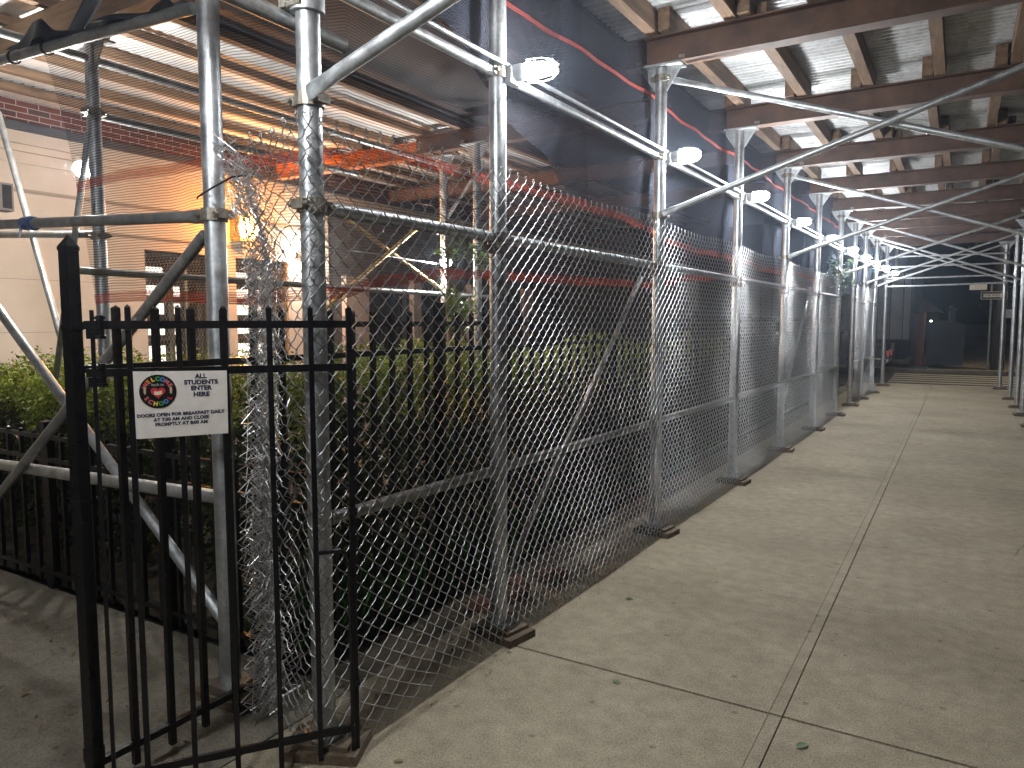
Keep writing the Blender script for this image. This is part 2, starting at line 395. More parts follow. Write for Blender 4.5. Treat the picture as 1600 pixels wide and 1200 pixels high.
# ================================================================== ROOF OVER THE SIDEWALK
BY = [-1.2, 1.05, 3.20, 5.42, 7.55, 9.75, 11.9, 13.95, 15.7, 17.2, 18.8, 21.2]
def ibeam(m, p, q, w, h, tf=.012, tw=.010):
    p, q = Vector(p), Vector(q); z = Vector((0, 0, 1))
    m.bar(p + z * (tf / 2), q + z * (tf / 2), w, tf); m.bar(p + z * (h - tf / 2), q + z * (h - tf / 2), w, tf)
    m.bar(p + z * (h / 2), q + z * (h / 2), tw, h - 2 * tf - .001)
for i, y in enumerate(BY):
    m = MB(); ibeam(m, (-2.26, y, 3.549), (2.05, y, 3.549), .13, .205)
    tag(m.build('steel_beam', RUST), (f'brown steel beam across the walkway roof, {ORD[max(0,i-3)]} beam ahead of the camera' if i >= 3 else f'brown steel beam over the walkway, {ORD[2-i]} one back from the nearest visible beam'), 'steel beam', 'steel beams of the sidewalk roof')
JX = [-1.98, -1.42, -.86, -.30, .24, .80, 1.36, 1.9]
for i in range(len(BY) - 1):
    y0, y1 = BY[i] - .14, BY[i + 1] + .14
    for k, x in enumerate(JX):
        dx = (.05 if i % 2 else -.05) + rnd.uniform(-.012, .012)
        m = MB(); m.span((x + dx - .042, y0, 3.756), (x + dx + .042, y1, 3.912))
        tag(m.build('timber_joist', TIMB), f'timber joist {ORD[k]} from the net side, between roof beams {i+1} and {i+2} of the walkway', 'joist', 'joists of the sidewalk roof')
    # corrugated sheets: ribs run across the walkway
    for part, (xa, xb, dz) in enumerate(((-2.42, -.05, 0), (-.2, 2.25, .006))):
        m = MB(); per = .082; n = int((y1 - y0) / per * 10); vs = []
        for j in range(n + 1):
            y = y0 + .1 + (y1 - y0 - .2) * j / n
            z = 3.932 + dz + .019 * max(-.75, min(.75, 1.5 * math.sin(2 * math.pi * y / per)))
            vs += [(xa, y, z), ((xa + xb) / 2, y, z + .001), (xb, y, z)]
        m.add(vs, [(j * 3 + q, j * 3 + q + 1, j * 3 + q + 4, j * 3 + q + 3) for j in range(n) for q in (0, 1)])
        tag(m.build('corrugated_sheet', CORR, smooth=True), f'corrugated galvanised roof sheet on the {"fence" if part == 0 else "kerb"} side between roof beams {i+1} and {i+2}', 'roof sheet', 'corrugated sheets of the sidewalk roof')
m = MB(); m.span((-2.5, -1.6, 3.975), (2.6, 21.6, 4.05)); tag(m.build('sky_block_deck', DKDECK), 'added dark deck over the corrugated sheets of the walkway roof, blocking sky light', 'roof deck')  # added above the sheets to keep sky light out
# short timber blocks beside some joists
kb = 0
for i in range(3, 9):
    for k in (1, 2, 4, 5):
        m = MB(); x = JX[k] + (.05 if i % 2 else -.05) + .09
        m.span((x - .035, BY[i] + .02, 3.757), (x + .035, BY[i] + .2, 3.86))
        tag(m.build('packing_block', TIMB), f'short timber packing block on roof beam {i+1} beside the {ORD[k]} joist', 'packing block', 'packing blocks on the roof beams'); kb += 1

# ================================================================== PIPES AND BRACES
def pipe(name, A, B, r, label, cat='scaffold pipe', group=None, m=GALV, clamps=(), flat=()):
    A, B = Vector(A), Vector(B); base = (A + B) / 2
    if not clamps:
        b = MB(); b.tube(A, B, r, 14); return tag(b.build(name, m, None, True), label, cat, group)
    t = empty(name, base, label, cat, group); d = (B - A).normalized()
    b = MB()
    if flat:
        # flattened, drilled ends
        ts = [0, .05, .13, .17]; L = (B - A).length
        side = d.cross(Vector((0, 0, 1))).normalized(); up = side.cross(d)
        pts = []; nn = 14
        ss = ([0, .07, .15] if 0 in flat else [0]) + ([L - .15, L - .07, L] if 1 in flat else [L])
        sq = ([.32, .32, 1] if 0 in flat else [1]) + ([1, .32, .32] if 1 in flat else [1])
        vs = []
        for s_, q in zip(ss, sq):
            c = A + d * s_
            for j in range(nn):
                g = 2 * math.pi * j / nn; wide = 1 + (1 - q) * .35
                vs.append(c + side * (math.cos(g) * r * q) + up * (math.sin(g) * r * wide))
        k = len(ss)
        b.add(vs, [(i * nn + j, i * nn + (j + 1) % nn, (i + 1) * nn + (j + 1) % nn, (i + 1) * nn + j) for i in range(k - 1) for j in range(nn)] + [tuple(range(nn))[::-1], tuple(range((k - 1) * nn, k * nn))])
    else: b.tube(A, B, r, 14)
    b.build('tube', m, t, True)
    for (c, ax) in clamps:
        c = Vector(c); cb = MB(); cb.ring(c, ax, PR + .001, PR + .011, .05, 18)
        out = Vector((d.x, d.y, 0)).normalized() if Vector(ax).z > .5 else Vector((0, 0, 1))
        if out.length < .5: out = Vector((1, 0, 0))
        sd = Vector(ax).cross(out).normalized()
        for s_ in (-1, 1):
            e = c + out * (s_ * (PR + .018)); cb.bar(e - sd * .03, e + sd * .03, .022, .034, ax); cb.tube(e - sd * .05, e + sd * .05, .009, 8)
        cb.build('clamp', CLAMP, t)
    return t
UP = (0, 0, 1)
G1 = 'rail pipes along the chain-link fence'
# lamp rail, mid rail and low rail, one length per bay
rows = [(-2.06, -.4)] + POSTS
for i in range(len(rows) - 1):
    (xa, ya), (xb, yb) = rows[i], rows[i + 1]
    nm = f'{ORD[i]} length from the gate'
    pipe('rail_pipe', (xa, ya + .05, 2.885), (xb, yb - .05, 2.885), .024, f'galvanised upper rail pipe under the work lights, {nm}', group=G1, clamps=[((xb, yb, 2.885), UP)])
    if i >= 1 and i <= 9 and i != 7:
        pipe('rail_pipe', (xa, ya + .045, 2.075), (xb, yb - .045, 2.075), .027, f'galvanised middle rail pipe behind the chain-link, {nm}', group=G1, clamps=[((xa, ya, 2.075), UP), ((xb, yb, 2.02), UP)])
        pipe('rail_pipe', (xa, ya + .045, .90 - .006 * i), (xb, yb - .045, .89 - .006 * i), .026, f'galvanised low rail pipe behind the chain-link, {nm}', group=G1, m=GALVD)
b = MB(); b.path([(x + .05, y, 2.922) for x, y in [(-2.07, -.5)] + POSTS], .011, 8); 
tag(b.build('cable_conduit', GALV, None, True), 'thin pale conduit running along the posts between the work lights', 'conduit')
# stub coupled to the corner post
pipe('coupler_stub', (-2.13, 1.55, 2.74), (-2.13, 2.22, 2.74), .030, 'short pipe stub coupled to the head of the corner post by the gate', m=GALVD)
t = empty('post_coupler', (-2.05, 1.96, 2.79), 'bolted swivel coupler round the corner post near the top of the picture', 'coupler')
b = MB(); b.ring((-2.05, 1.96, 2.79), UP, .0445, .062, .075, 20); b.build('band', GALV, t, True)
b = MB(); b.box((-2.10, 1.91, 2.79), (.03, .05, .06)); b.tube((-2.12, 1.9, 2.81), (-1.99, 1.9, 2.81), .009, 8); b.tube((-2.12, 1.9, 2.77), (-2.02, 1.9, 2.77), .009, 8); b.build('bolt', CLAMP, t)
# diagonals in the fence plane
pipe('diagonal_brace', (-2.08, 5.30, 1.98), (-2.08, 3.30, .22), .018, 'thin diagonal brace behind the chain-link in the bay of the second work light', 'brace', 'fence braces', GALVD)
pipe('diagonal_brace', (-1.98, 11.75, 1.95), (-1.98, 9.9, .3), .02, 'thin diagonal brace behind the chain-link in the fifth bay', 'brace', 'fence braces')
# X braces across the walkway
G2 = 'cross braces spanning the walkway'
for n_, i in enumerate((0, 2, 4, 6, 8, 9)):
    x, y = POSTS[i]; w = ['the gate post line', 'the second work light', 'the fourth work light', 'the sixth work light', 'the eighth work light', 'the last work light'][n_]
    pipe('cross_brace', (x + .05, y - .055, 2.455), (1.12, y - .055, 3.41), .025 if n_ == 0 else .022, f'scaffold brace rising to the kerb side across the walkway at {w}', 'brace', G2, clamps=[((x, y, 2.45), UP)], flat=(0,))
    if i > 0:
        pipe('cross_brace', (x + .05, y + .03, 3.455), (1.08, y + .03, 2.40), .021, f'scaffold brace falling to the kerb side across the walkway at {w}', 'brace', G2, clamps=[((x, y, 3.455), UP)], flat=(0,))
for k, (z, y) in enumerate(((3.27, 21.0), (3.02, 21.05), (2.72, 20.95), (2.52, 23.0 - 2))):
    pipe('end_rail', (-1.67, y, z), (.9, y, z - .02 + .02 * k), .022, f'horizontal pipe across the crosswalk end of the walkway, {ORD[k]} from the top', 'scaffold pipe', 'end rails by the crosswalk')
# frame left of the gate, in the plane of the post behind the gate
pipe('net_pipe', (-2.73, 1.985, 2.926), (-6.6, 1.985, 3.12), .025, 'long pipe carrying the top of the open net, upper left', m=GALVD)
t = pipe('guard_pipe', (-2.75, 2.04, 2.10), (-6.6, 2.04, 2.29), .026, 'pipe with a wrap of blue tape left of the gate post', m=GALVD, clamps=[((-2.71, 2.04, 2.10), UP)], flat=(0,))
b = MB(); b.ring((-4.24, 2.04, 2.173), (1, 0, -.05), .0262, .034, .07, 16); b.ring((-4.19, 2.04, 2.171), (1, .1, -.2), .0262, .037, .035, 16); b.bar((-4.24, 2.01, 2.16), (-4.25, 2.0, 2.10), .03, .004); b.build('tape', TAPE, t, True)
pipe('guard_pipe', (-2.75, 2.06, .88), (-6.6, 2.06, .78), .031, 'bright low pipe crossing behind the iron gate and its post')
pipe('diagonal_brace', (-2.75, 2.02, 2.02), (-5.6, 2.02, .02), .026, 'diagonal pipe falling left from the post behind the gate', 'brace', 'braces left of the gate', GALVD)
pipe('diagonal_brace', (-2.76, 2.09, .26), (-5.45, 2.09, 2.27), .026, 'diagonal pipe falling right to the foot of the post behind the gate', 'brace', 'braces left of the gate')
# yard frame
G3 = 'pipes of the yard scaffold'
pipe('yard_pipe', (-5.15, 2.2, 3.44), (-5.15, 9.0, 3.44), .03, 'dark pipe high under the yard roof along the joists', group=G3, m=GALVD)
pipe('yard_pipe', (-5.21, 2.9, 3.09), (-5.21, 5.6, 3.12), .028, 'dark pipe below the upper one, clamped to the post nearest the cream wall', group=G3, m=GALVD, clamps=[((-5.15, 2.94, 3.09), UP)])
pipe('yard_pipe', (-5.09, 2.75, 2.0), (-5.09, 7.9, 1.96), .026, 'grey pipe behind the gate running right across the school window', group=G3, m=GALVD, clamps=[((-5.15, 2.94, 2.0), UP)])
pipe('yard_pipe', (-5.1, 2.94, 2.26), (-7.8, 2.94, 2.42), .026, 'grey pipe at the left edge clamped below the net', group=G3, m=GALVD, clamps=[((-5.15, 2.94, 2.25), UP)], flat=(0,))
pipe('yard_pipe', (-5.15, 5.0, 2.36), (-5.15, 7.0, 2.31), .010, 'thin rod leading to the white floodlight in the yard', group=G3)
pipe('yard_brace', (-6.55, 2.98, 3.3), (-5.55, 2.98, .95), .024, 'diagonal pipe crossing the cream wall at the far left', 'brace', G3, GALVD)
pipe('yard_brace', (-5.15, 2.9, 2.95), (-5.85, 2.9, .95), .022, 'dark diagonal pipe falling left from the post nearest the cream wall', 'brace', G3, GALVD)
pipe('yard_brace', (-5.18, 4.95, 2.84), (-5.18, 6.95, 2.02), .021, 'brace falling to the right in the yard, yellowish', 'brace', G3, SODTUBE)
pipe('yard_brace', (-5.12, 6.6, 2.79), (-5.12, 5.0, 1.76), .021, 'brace rising to the right in the yard, yellowish', 'brace', G3, SODTUBE)
pipe('yard_brace', (-5.0, 6.62, 2.62), (-4.5, 6.62, 3.2), .016, 'short brace under the red beam in the yard', 'brace', G3)

# ================================================================== WORK LIGHTS
def lamp_proto():
    t = empty('work_light', (0, 0, 0), None, 'work light', 'work lights along the shed')
    ax = Vector((.93, .36, .06)).normalized()
    b = MB(); b.box((-.0, -.005, -.02), (.05, .1, .09)); b.path([(0, 0, 0), ax * .05, ax * .075], [.045, .05, .046], 16); b.build('socket', PLAST, t, True)
    b = MB(); 
    rr = []; pts = []
    for k in range(4):
        for (s_, q) in ((0, .036), (.012, .049), (.030, .049), (.040, .037)):
            pts.append(ax * (.078 + k * .041 + s_)); rr.append(q * (1.04 - .085 * k))
    pts.append(ax * (.25)); rr.append(.032)
    b.path(pts, rr, 12); b.build('bulb', BULB, t, True)
    b = MB(); b.ring(ax * .09, ax, .062, .067, .006, 20); b.ring(ax * .235, ax, .050, .054, .006, 20)
    s1 = ax.cross(Vector(UP)).normalized(); s2 = s1.cross(ax)
    for k in range(6):
        g = k * math.pi / 3; o = s1 * math.cos(g) + s2 * math.sin(g)
        b.path([ax * .09 + o * .0645, ax * .17 + o * .066, ax * .235 + o * .052, ax * .268 + o * .02], .0025, 6)
    b.build('cage', WIRE, t, True)
    return t
lp = lamp_proto()
LL = [(-2.04, 1.0)] + POSTS[1:] + [(-2.08, -1.2), (-2.1, -3.3)]  # last two are unseen, added behind the camera to brighten the near sidewalk
for i, (x, y) in enumerate(LL):
    o = lp if i == 0 else copy_tree(lp)
    o.location = (x + .055, y + .05, 2.895 - (.004 * i)); o.scale = (.87, .87, .87)
    o['label'] = ('caged work light on the rail before the first post, above the gate' if i == 0 else
                  'largest caged work light, glaring white on the second post' if i == 1 else
                  (f'caged white work light on the chain-link row, {ORD[i-1]} from the camera' if i < len(POSTS) else f'added caged work light, unseen behind the camera, {ORD[i-len(POSTS)]} back, lighting the near sidewalk'))

# ================================================================== CHAIN-LINK FENCE
def chainlink(m, npts, hw, z0, z1, pos, r=.0023, depth=.005, n=6, knuckle=True, jit=.0):
    """woven zig-zag wires: wire i turns round wires i-1 and i+1; pos(u, z) -> (point, normal)"""
    rows_ = int(round((z1 - z0) / .0357))
    for i in range(npts):
        pts = []
        for j in range(rows_ * 2 + 1):
            lev = j / 2; z = z0 + (z1 - z0) * lev / rows_
            if j % 2 == 0:
                sgn = 1 if (i + j // 2) % 2 else -1; u = i * hw + hw / 2 * sgn * 1.06; dd = 0
            else:
                sgn = 1 if (i + (j - 1) // 2) % 2 else -1     # leaving side
                u = i * hw; dd = depth * (1 if sgn < 0 else -1)
            p, nn = pos(u + rnd.gauss(0, jit), z + rnd.gauss(0, jit), i)
            pts.append(p + nn * dd)
        if knuckle:
            p = pts[-1]; q = pts[-2]
            if (i + rows_) % 2 == 0:
                pts += [p + Vector((0, .010, .012)), p + Vector((0, .004, .024)), p + Vector((0, -.007, .016)), p + Vector((0, -.004, .002))]
            else:
                pts += [p + Vector((0, -.010, .012)), p + Vector((0, -.004, .024)), p + Vector((0, .007, .016))]
        m.path(pts, r, n, False)
def wob(y, z): return .008 * math.sin(3.1 * y + 1.3 * z) + .010 * math.sin(1.7 * y - 2.2 * z + 1)
def px(y):  # fence line
    return -1.985 + .0133 * (y - 2)
def fpos(u, z, i):
    y = 1.90 + u
    lo = max(0, (1.0 - z)) ** 2
    sh = .26 * max(0, (1.05 - z) / 1.05) ** 2 * max(0, 1 - abs(y - 2.6) / 1.6) * min(1, max(0, (y - 1.9) / .45))
    x = px(y) + .055 * lo + wob(y, z) * (.4 + .8 * (1 - abs(z - 1.2) / 1.2))
    sag = .015 * math.sin(y * 2.9) - .02 * (1 - abs(((y - 1) % 2.2) / 1.1 - 1)) if z > 2 else 0
    ny = y + sh + .006 * math.sin(9 * z + y * 4)
    zz = z + sag * (z - 2) / .4 if z > 2 else z
    # draped a little forward between posts near the ground
    return Vector((x, ny, zz)), Vector((1, 0, 0))
t = empty('chain_link_fence', (-1.97, 7.8, 0), 'long galvanised chain-link fence with one end bunched up behind the iron gate', 'fence')
m = MB(); chainlink(m, 307, .039, .012, 2.385, fpos, .0023); m.build('mesh', WIRE, t, True)
# return from the corner post towards the post behind the gate
def rpos(u, z, i):
    f = u / .40
    x0, y0 = px(1.90), 1.895
    xe = -2.36 - .05 * (z - 1.1); s = f
    x = x0 + (xe - x0) * s + .01 * math.sin(7 * z + 4 * f); y = y0 + .06 * f + .02 * math.sin(3 * z) * f
    zz = z - .03 * f * (1 if z > 2 else .4) + .012 * math.sin(5 * z + 9 * f)
    return Vector((x, y, zz)), Vector((.2, -1, 0))
m = MB(); chainlink(m, 11, .039, .03, 2.37, lambda u, z, i: rpos(u, z, i), .0023, jit=.004); m.build('return_mesh', WIRE, t, True)
# gathered, crumpled end
def cline(z):
    ks = [(-.05, -2.42), (.35, -2.39), (.72, -2.43), (1.15, -2.39), (1.6, -2.36), (1.92, -2.37), (2.18, -2.46), (2.4, -2.58)]
    for (a, xa), (c, xc) in zip(ks, ks[1:]):
        if z <= c: return xa + (xc - xa) * (z - a) / (c - a)
    return ks[-1][1]
m = MB()
for i in range(46):
    ox, oy = rnd.gauss(0, .030), rnd.gauss(0, .030); ph = rnd.uniform(0, 6.28); amp = rnd.uniform(.018, .036); a = rnd.uniform(0, math.pi)
    dz = rnd.uniform(-.03, .03); top = 2.36 + rnd.uniform(-.12, .04); bot = rnd.uniform(.0, .10); k = int((top - bot) / .036); pts = []
    for j in range(k + 1):
        z = bot + (top - bot) * j / k; s_ = 1 if j % 2 else -1
        w = amp * s_ + .018 * math.sin(2.7 * z + ph); fl = 1 + .5 * max(0, .4 - z)
        aa = a + .8 * math.sin(1.3 * z + ph)
        pts.append((cline(z) + ox * fl + math.cos(aa) * w + rnd.gauss(0, .004), 2.0 + oy * fl + math.sin(aa) * w + rnd.gauss(0, .004), max(.008, z + dz + rnd.gauss(0, .008))))
    m.path(pts, .0022, 5, False)
m.build('bunched_end', simple('crumpled_zinc_wire', (.40, .40, .40), (.74, .74, .74), 20, .34, .85), t, True)
m = MB(); m.ring((-2.53, 2.02, 2.19), (.35, 0, 1), .0, .0, .001, 3)
m = MB(); m.path([(-2.765, 2.0, 2.17), (-2.74, 1.985, 2.172), (-2.6, 1.95, 2.19), (-2.45, 1.93, 2.215), (-2.40, 1.96, 2.22)], .004, 6); m.build('tie_wire', DARK, t, True)
# far length beyond the gap
def fpos2(u, z, i):
    y = 15.75 + u; return Vector((-1.76 + .022 * (y - 15.75) + wob(y, z) * 2.2, y, z)), Vector((1, 0, 0))
t2 = empty('chain_link_fence', (-1.74, 17.3, 0), 'short far length of chain-link fence beyond the gap near the crosswalk', 'fence')
m = MB(); chainlink(m, 78, .039, .03, 2.36, fpos2, .0022, knuckle=False); m.build('mesh', WIRE, t2, True)

# ================================================================== DEBRIS NETS
def sheet(m, nu, nv, fn):
    vs = [fn(i / nu, j / nv) for j in range(nv + 1) for i in range(nu + 1)]
    m.add(vs, [(j * (nu + 1) + i, j * (nu + 1) + i + 1, (j + 1) * (nu + 1) + i + 1, (j + 1) * (nu + 1) + i) for j in range(nv) for i in range(nu)])
# open net left of and around the corner
PTH = [(-4.12, 2.10), (-3.3, 2.13), (-2.72, 2.12), (-2.35, 2.14), (-2.16, 2.22), (-2.15, 2.9), (-2.14, 3.4), (-2.13, 4.4)]
PL = [0]
for a, c in zip(PTH, PTH[1:]): PL.append(PL[-1] + math.dist(a, c))
def along(f):
    s_ = f * PL[-1]
    for k in range(len(PTH) - 1):
        if s_ <= PL[k + 1] + 1e-9:
            q = (s_ - PL[k]) / (PL[k + 1] - PL[k]); return (PTH[k][0] + (PTH[k + 1][0] - PTH[k][0]) * q, PTH[k][1] + (PTH[k + 1][1] - PTH[k][1]) * q)
    return PTH[-1]
def tab(ks, v):
    if v <= ks[0][0]: return ks[0][1]
    for (a, za), (c, zc) in zip(ks, ks[1:]):
        if v <= c:
            q = (v - a) / (c - a); q = q * q * (3 - 2 * q); return za + (zc - za) * q
    return ks[-1][1]
UC = PL[4] / PL[-1]
def netA(zlo, zhi, push=0.0):
    def fn(u, v):
        x, y = along(u); z = zlo(u) + (zhi(u) - zlo(u)) * v
        if u < UC: x += (.40 * (3.05 - z) / 1.3) * (1 - u / UC) ** 1.3
        n_ = .018 * math.sin(13 * u + 3 * z) + .012 * math.sin(31 * u - 2 * z)
        return (x + (n_ if u > UC else 0), y + (n_ + push if u < UC else 0), z)
    return fn
YL = [(2.2, 1.74), (2.5, 1.81), (2.9, 1.86), (3.4, 1.875), (4.3, 1.89), (5.4, 1.91), (6.6, 2.02), (7.9, 2.10), (9.5, 2.06), (11, 2.12), (13, 2.08), (15, 2.12)]
YM = [(2.2, 2.32), (2.6, 2.38), (3.4, 2.40), (4.5, 2.41), (5.3, 2.37), (6.0, 2.29), (7.9, 2.31), (9, 2.27), (11, 2.32), (13, 2.28), (15, 2.31)]
lowz = lambda y: tab(YL, y); midz = lambda y: tab(YM, y)
zl = lambda u: lowz(along(u)[1]) + (.012 * math.sin(14 * u) if u < UC else 0)
zm = lambda u: midz(along(u)[1]) + (.02 * math.sin(12 * u) + .02 if u < UC else 0)
zh = lambda u: 3.03 - .10 * min(1, u / (UC * .8)) + tab([(UC, 0), (UC + .08, .55), (1, .8)], u)
t = empty('debris_net', (-2.9, 2.12, 1.75), 'open see-through net with orange edges hanging left of the chain-link corner', 'netting')
m = MB(); sheet(m, 120, 40, netA(zl, zh)); m.build('mesh', NETA, t, True)
m = MB(); sheet(m, 120, 2, netA(zl, lambda u: zl(u) + .05, -.004)); m.build('lower_selvedge', NETO, t, True)
m = MB(); sheet(m, 120, 2, netA(lambda u: zm(u) - .025, lambda u: zm(u) + .025, -.004)); m.build('upper_selvedge', NETO, t, True)
# black gathers of net on the pipe
t = empty('net_gather', (-3.6, 2.0, 2.95), 'black rag of netting gathered over the pipe at upper left', 'netting')
m = MB()
def gath(u, v):
    x = -4.15 + 1.3 * u; zt = 2.985 - .052 * (x + 4.0)
    return (x, 1.985 + .09 * (v - .5) + .03 * math.sin(17 * u), zt + (.035 + .10 * math.exp(-((u - .17) / .12) ** 4)) * math.sin(math.pi * v) * (1 + .12 * math.sin(19 * u)) + .02)
sheet(m, 50, 8, gath); m.build('gather', DARK, t, True)
m = MB()
def rise(u, v):
    return (-3.66 + .30 * u + .05 * math.sin(5 * u) + (.10 + .16 * u) * (v - .5), 2.0 + .22 * u + .03 * math.sin(9 * v), 3.0 + .85 * u)
sheet(m, 20, 10, rise); m.build('riser', DARK, t, True)
for x in (-4.17, -3.85):
    m = MB(); m.ring((x, 1.985, 2.985 - .05 * (x + 4)), (1, 0, -.05), .026, .034, .012, 14); m.build('cable_tie', DARK, t)
# dense net behind the lamp row
def netB(zlo, zhi, y0, y1, push=0.0):
    def fn(u, v):
        y = y0 + (y1 - y0) * u; z = zlo(y) + (zhi(y) - zlo(y)) * v
        fl = min(1, max(.15, (3.75 - z) / .9)); sag = fl * (math.sin(2.1 * y + .9 * z) * .03 + math.sin(5.3 * y - 2.6 * z) * .026 + .014 * math.sin(11 * y - 6 * z))
        pull = .05 * math.cos(2 * math.pi * (y - 3.2) / 2.15) * (3.6 - z)
        return (px(y) - .17 + sag + push - .02 * pull, y, z)
    return fn
topz = lambda y: 3.9
t = empty('debris_net', (-2.15, 8, 1.8), 'dark dense net with red edge strips hanging behind the lamp row', 'netting')
m = MB(); sheet(m, 260, 40, netB(lambda y: max(midz(y), 3.30 - (y - 2.24) * .42), topz, 2.24, 15.2)); m.build('upper_mesh', NETB, t, True)
m = MB(); sheet(m, 200, 12, netB(lowz, midz, 4.38, 15.2, -.012)); m.build('lower_mesh', NETA, t, True)
m = MB(); sheet(m, 240, 2, netB(lambda y: midz(y) - .022, lambda y: midz(y) + .028, 4.38, 15.2, .008)); m.build('middle_selvedge', NETO, t, True)
m = MB(); sheet(m, 240, 2, netB(lowz, lambda y: lowz(y) + .05, 4.38, 15.2, .008)); m.build('lower_selvedge', NETO, t, True)
m = MB(); sheet(m, 240, 2, netB(lambda y: 3.335 + .008 * math.sin(1.6 * y), lambda y: 3.362 + .008 * math.sin(1.6 * y), 2.24, 15.2, .012)); m.build('upper_selvedge', ORNG, t, True)
t = empty('debris_net', (-2.0, 18, 2), 'far dark net hanging between the posts near the crosswalk', 'netting')
m = MB(); sheet(m, 60, 20, netB(lambda y: 2.2, topz, 15.4, 19.6, .03)); m.build('mesh', NETB, t, True)

# ================================================================== IRON RAILINGS
def picket(m, x, y, z0, z1, w=.022, rz=0):
    m.box((x, y, (z0 + z1) / 2), (w, w, z1 - z0), rz)
    r = Matrix.Rotation(rz, 3, 'Z'); h = w / 2
    m.add([r @ Vector((a * h, c * h, 0)) + Vector((x, y, z1 + .0005)) for a, c in ((-1, -1), (1, -1), (1, 1), (-1, 1))] + [Vector((x, y, z1 + .010))], [(0, 1, 4), (1, 2, 4), (2, 3, 4), (3, 0, 4)])
t = empty('iron_gate_post', (-2.44, 1.29, 0), 'thick black square gate post with a pointed cap', 'gate post')
b = MB(); b.box((-2.44, 1.29, .94), (.041, .041, 1.88), .15)
b.build('shaft', BLACK, t)
b = MB(); r3 = Matrix.Rotation(.15, 3, 'Z')
for z, w in ((1.885, .045),): b.box((-2.44, 1.29, z), (w, w, .012), .15)
b.add([r3 @ Vector((a * .022, c * .022, 0)) + Vector((-2.44, 1.29, 1.892)) for a, c in ((-1, -1), (1, -1), (1, 1), (-1, 1))] + [Vector((-2.44, 1.29, 1.93))], [(0, 1, 4), (1, 2, 4), (2, 3, 4), (3, 0, 4)])
b.build('cap', BLACK, t)
b = MB(); b.box((-2.44, 1.29, 1.635), (.046, .046, .018), .15); b.build('collar', BLACK, t)
b = MB(); b.box((-2.44, 1.29, 1.06), (.046, .046, .02), .15); b.build('collar', BLACK, t)
b = MB(); b.box((-2.44, 1.29, .2), (.046, .046, .05), .15); b.build('collar', BLACK, t)
# railing along the verge
t = empty('iron_railing', (-2.5, 7, 0), 'tall black iron railing running back along the hedge from the gate post', 'railing')
for z in (1.64, 1.495, .125):
    b = MB(); b.bar((-2.5, 1.30, z), (-2.5, 15.5, z), .026, .026); b.build('rail', BLACK, t)
y = 1.47; k = 0
while y < 15.4 and k < 96:
    b = MB(); picket(b, -2.5, y, .05, 1.70); b.build('picket', BLACK, t); y += .1447; k += 1
for k in range(6):
    b = MB(); yy = 3.37 + k * 2.4; b.box((-2.535, yy, .88), (.05, .05, 1.76)); b.build('stanchion', BLACK, t)
# lower railing along the path, in front of the hedge
t = empty('iron_railing', (-5.2, 2.32, 0), 'lower black iron railing along the entrance path in front of the hedge', 'railing')
for z in (.955, .815, .105):
    b = MB(); b.bar((-2.53, 2.32, z), (-8.0, 2.32, z), .026, .024); b.build('rail', BLACK, t)
x = -2.68; k = 0
while x > -7.9:
    b = MB(); picket(b, x, 2.32, .04, .985, .022); b.build('picket', BLACK, t); x -= .158; k += 1
for x in (-3.57, -4.78, -5.98, -7.2):
    b = MB(); b.box((x, 2.34, .52), (.055, .055, 1.04)); picket(b, x, 2.34, 1.03, 1.045, .06); b.build('stanchion', BLACK, t)
# rear railing, tips just showing over the hedge
# the open gate leaf
G0 = Vector((-2.25, 1.5, 0)); GD = Vector((.6, .8, 0)); GO = Vector((.8, -.6, 0)); GA = math.atan2(.8, .6)
def gp(s_, z, o=0.0): return G0 + GD * s_ + GO * o + Vector((0, 0, z))
t = empty('iron_gate', gp(.2, 0), 'black iron gate leaf standing open with a white paper sign on it', 'gate')
for z in (1.643, 1.488, .12):
    b = MB(); b.bar(gp(-.245, z), gp(.60, z), .014, .026); b.build('rail', BLACK, t)
for s_ in (-.119, .03, .17, .318, .458):
    b = MB(); p = gp(s_, 0); picket(b, p.x, p.y, .02, 1.70, .018, GA); b.build('picket', BLACK, t)
b = MB(); p = gp(.592, 0); picket(b, p.x, p.y, .02, 1.70, .020, GA); b.build('end_stile', BLACK, t)
b = MB(); p = gp(-.222, 0); b.box((p.x, p.y, .84), (.012, .012, 1.70), GA); b.build('hinge_stile', BLACK, t)
for z in (1.643, 1.488):
    h = MB(); h.tube(gp(-.20, z - .04), gp(-.20, z + .03), .012, 10); h.box(gp(-.215, z - .03), (.05, .014, .03), GA); h.tube(gp(-.20, z + .018), gp(-.20, z + .026), .018, 6); h.tube(gp(-.20, z - .045), gp(-.20, z - .034), .018, 6); h.build('hinge', BLACK, t)
b = MB(); b.path([gp(.46, .813, .012), gp(.54, .815, .014), gp(.566, .80, .014), gp(.575, .76, .014), gp(.578, .02, .014)], .0085, 8)
b.build('drop_bolt', BLACK, t, True)
b = MB(); b.box(gp(.592, .955, .006), (.03, .028, .03), GA); b.build('bolt_keeper', BLACK, t)
b = MB(); b.box(gp(.592, .30, .006), (.03, .028, .02), GA); b.build('bolt_keeper', BLACK, t)

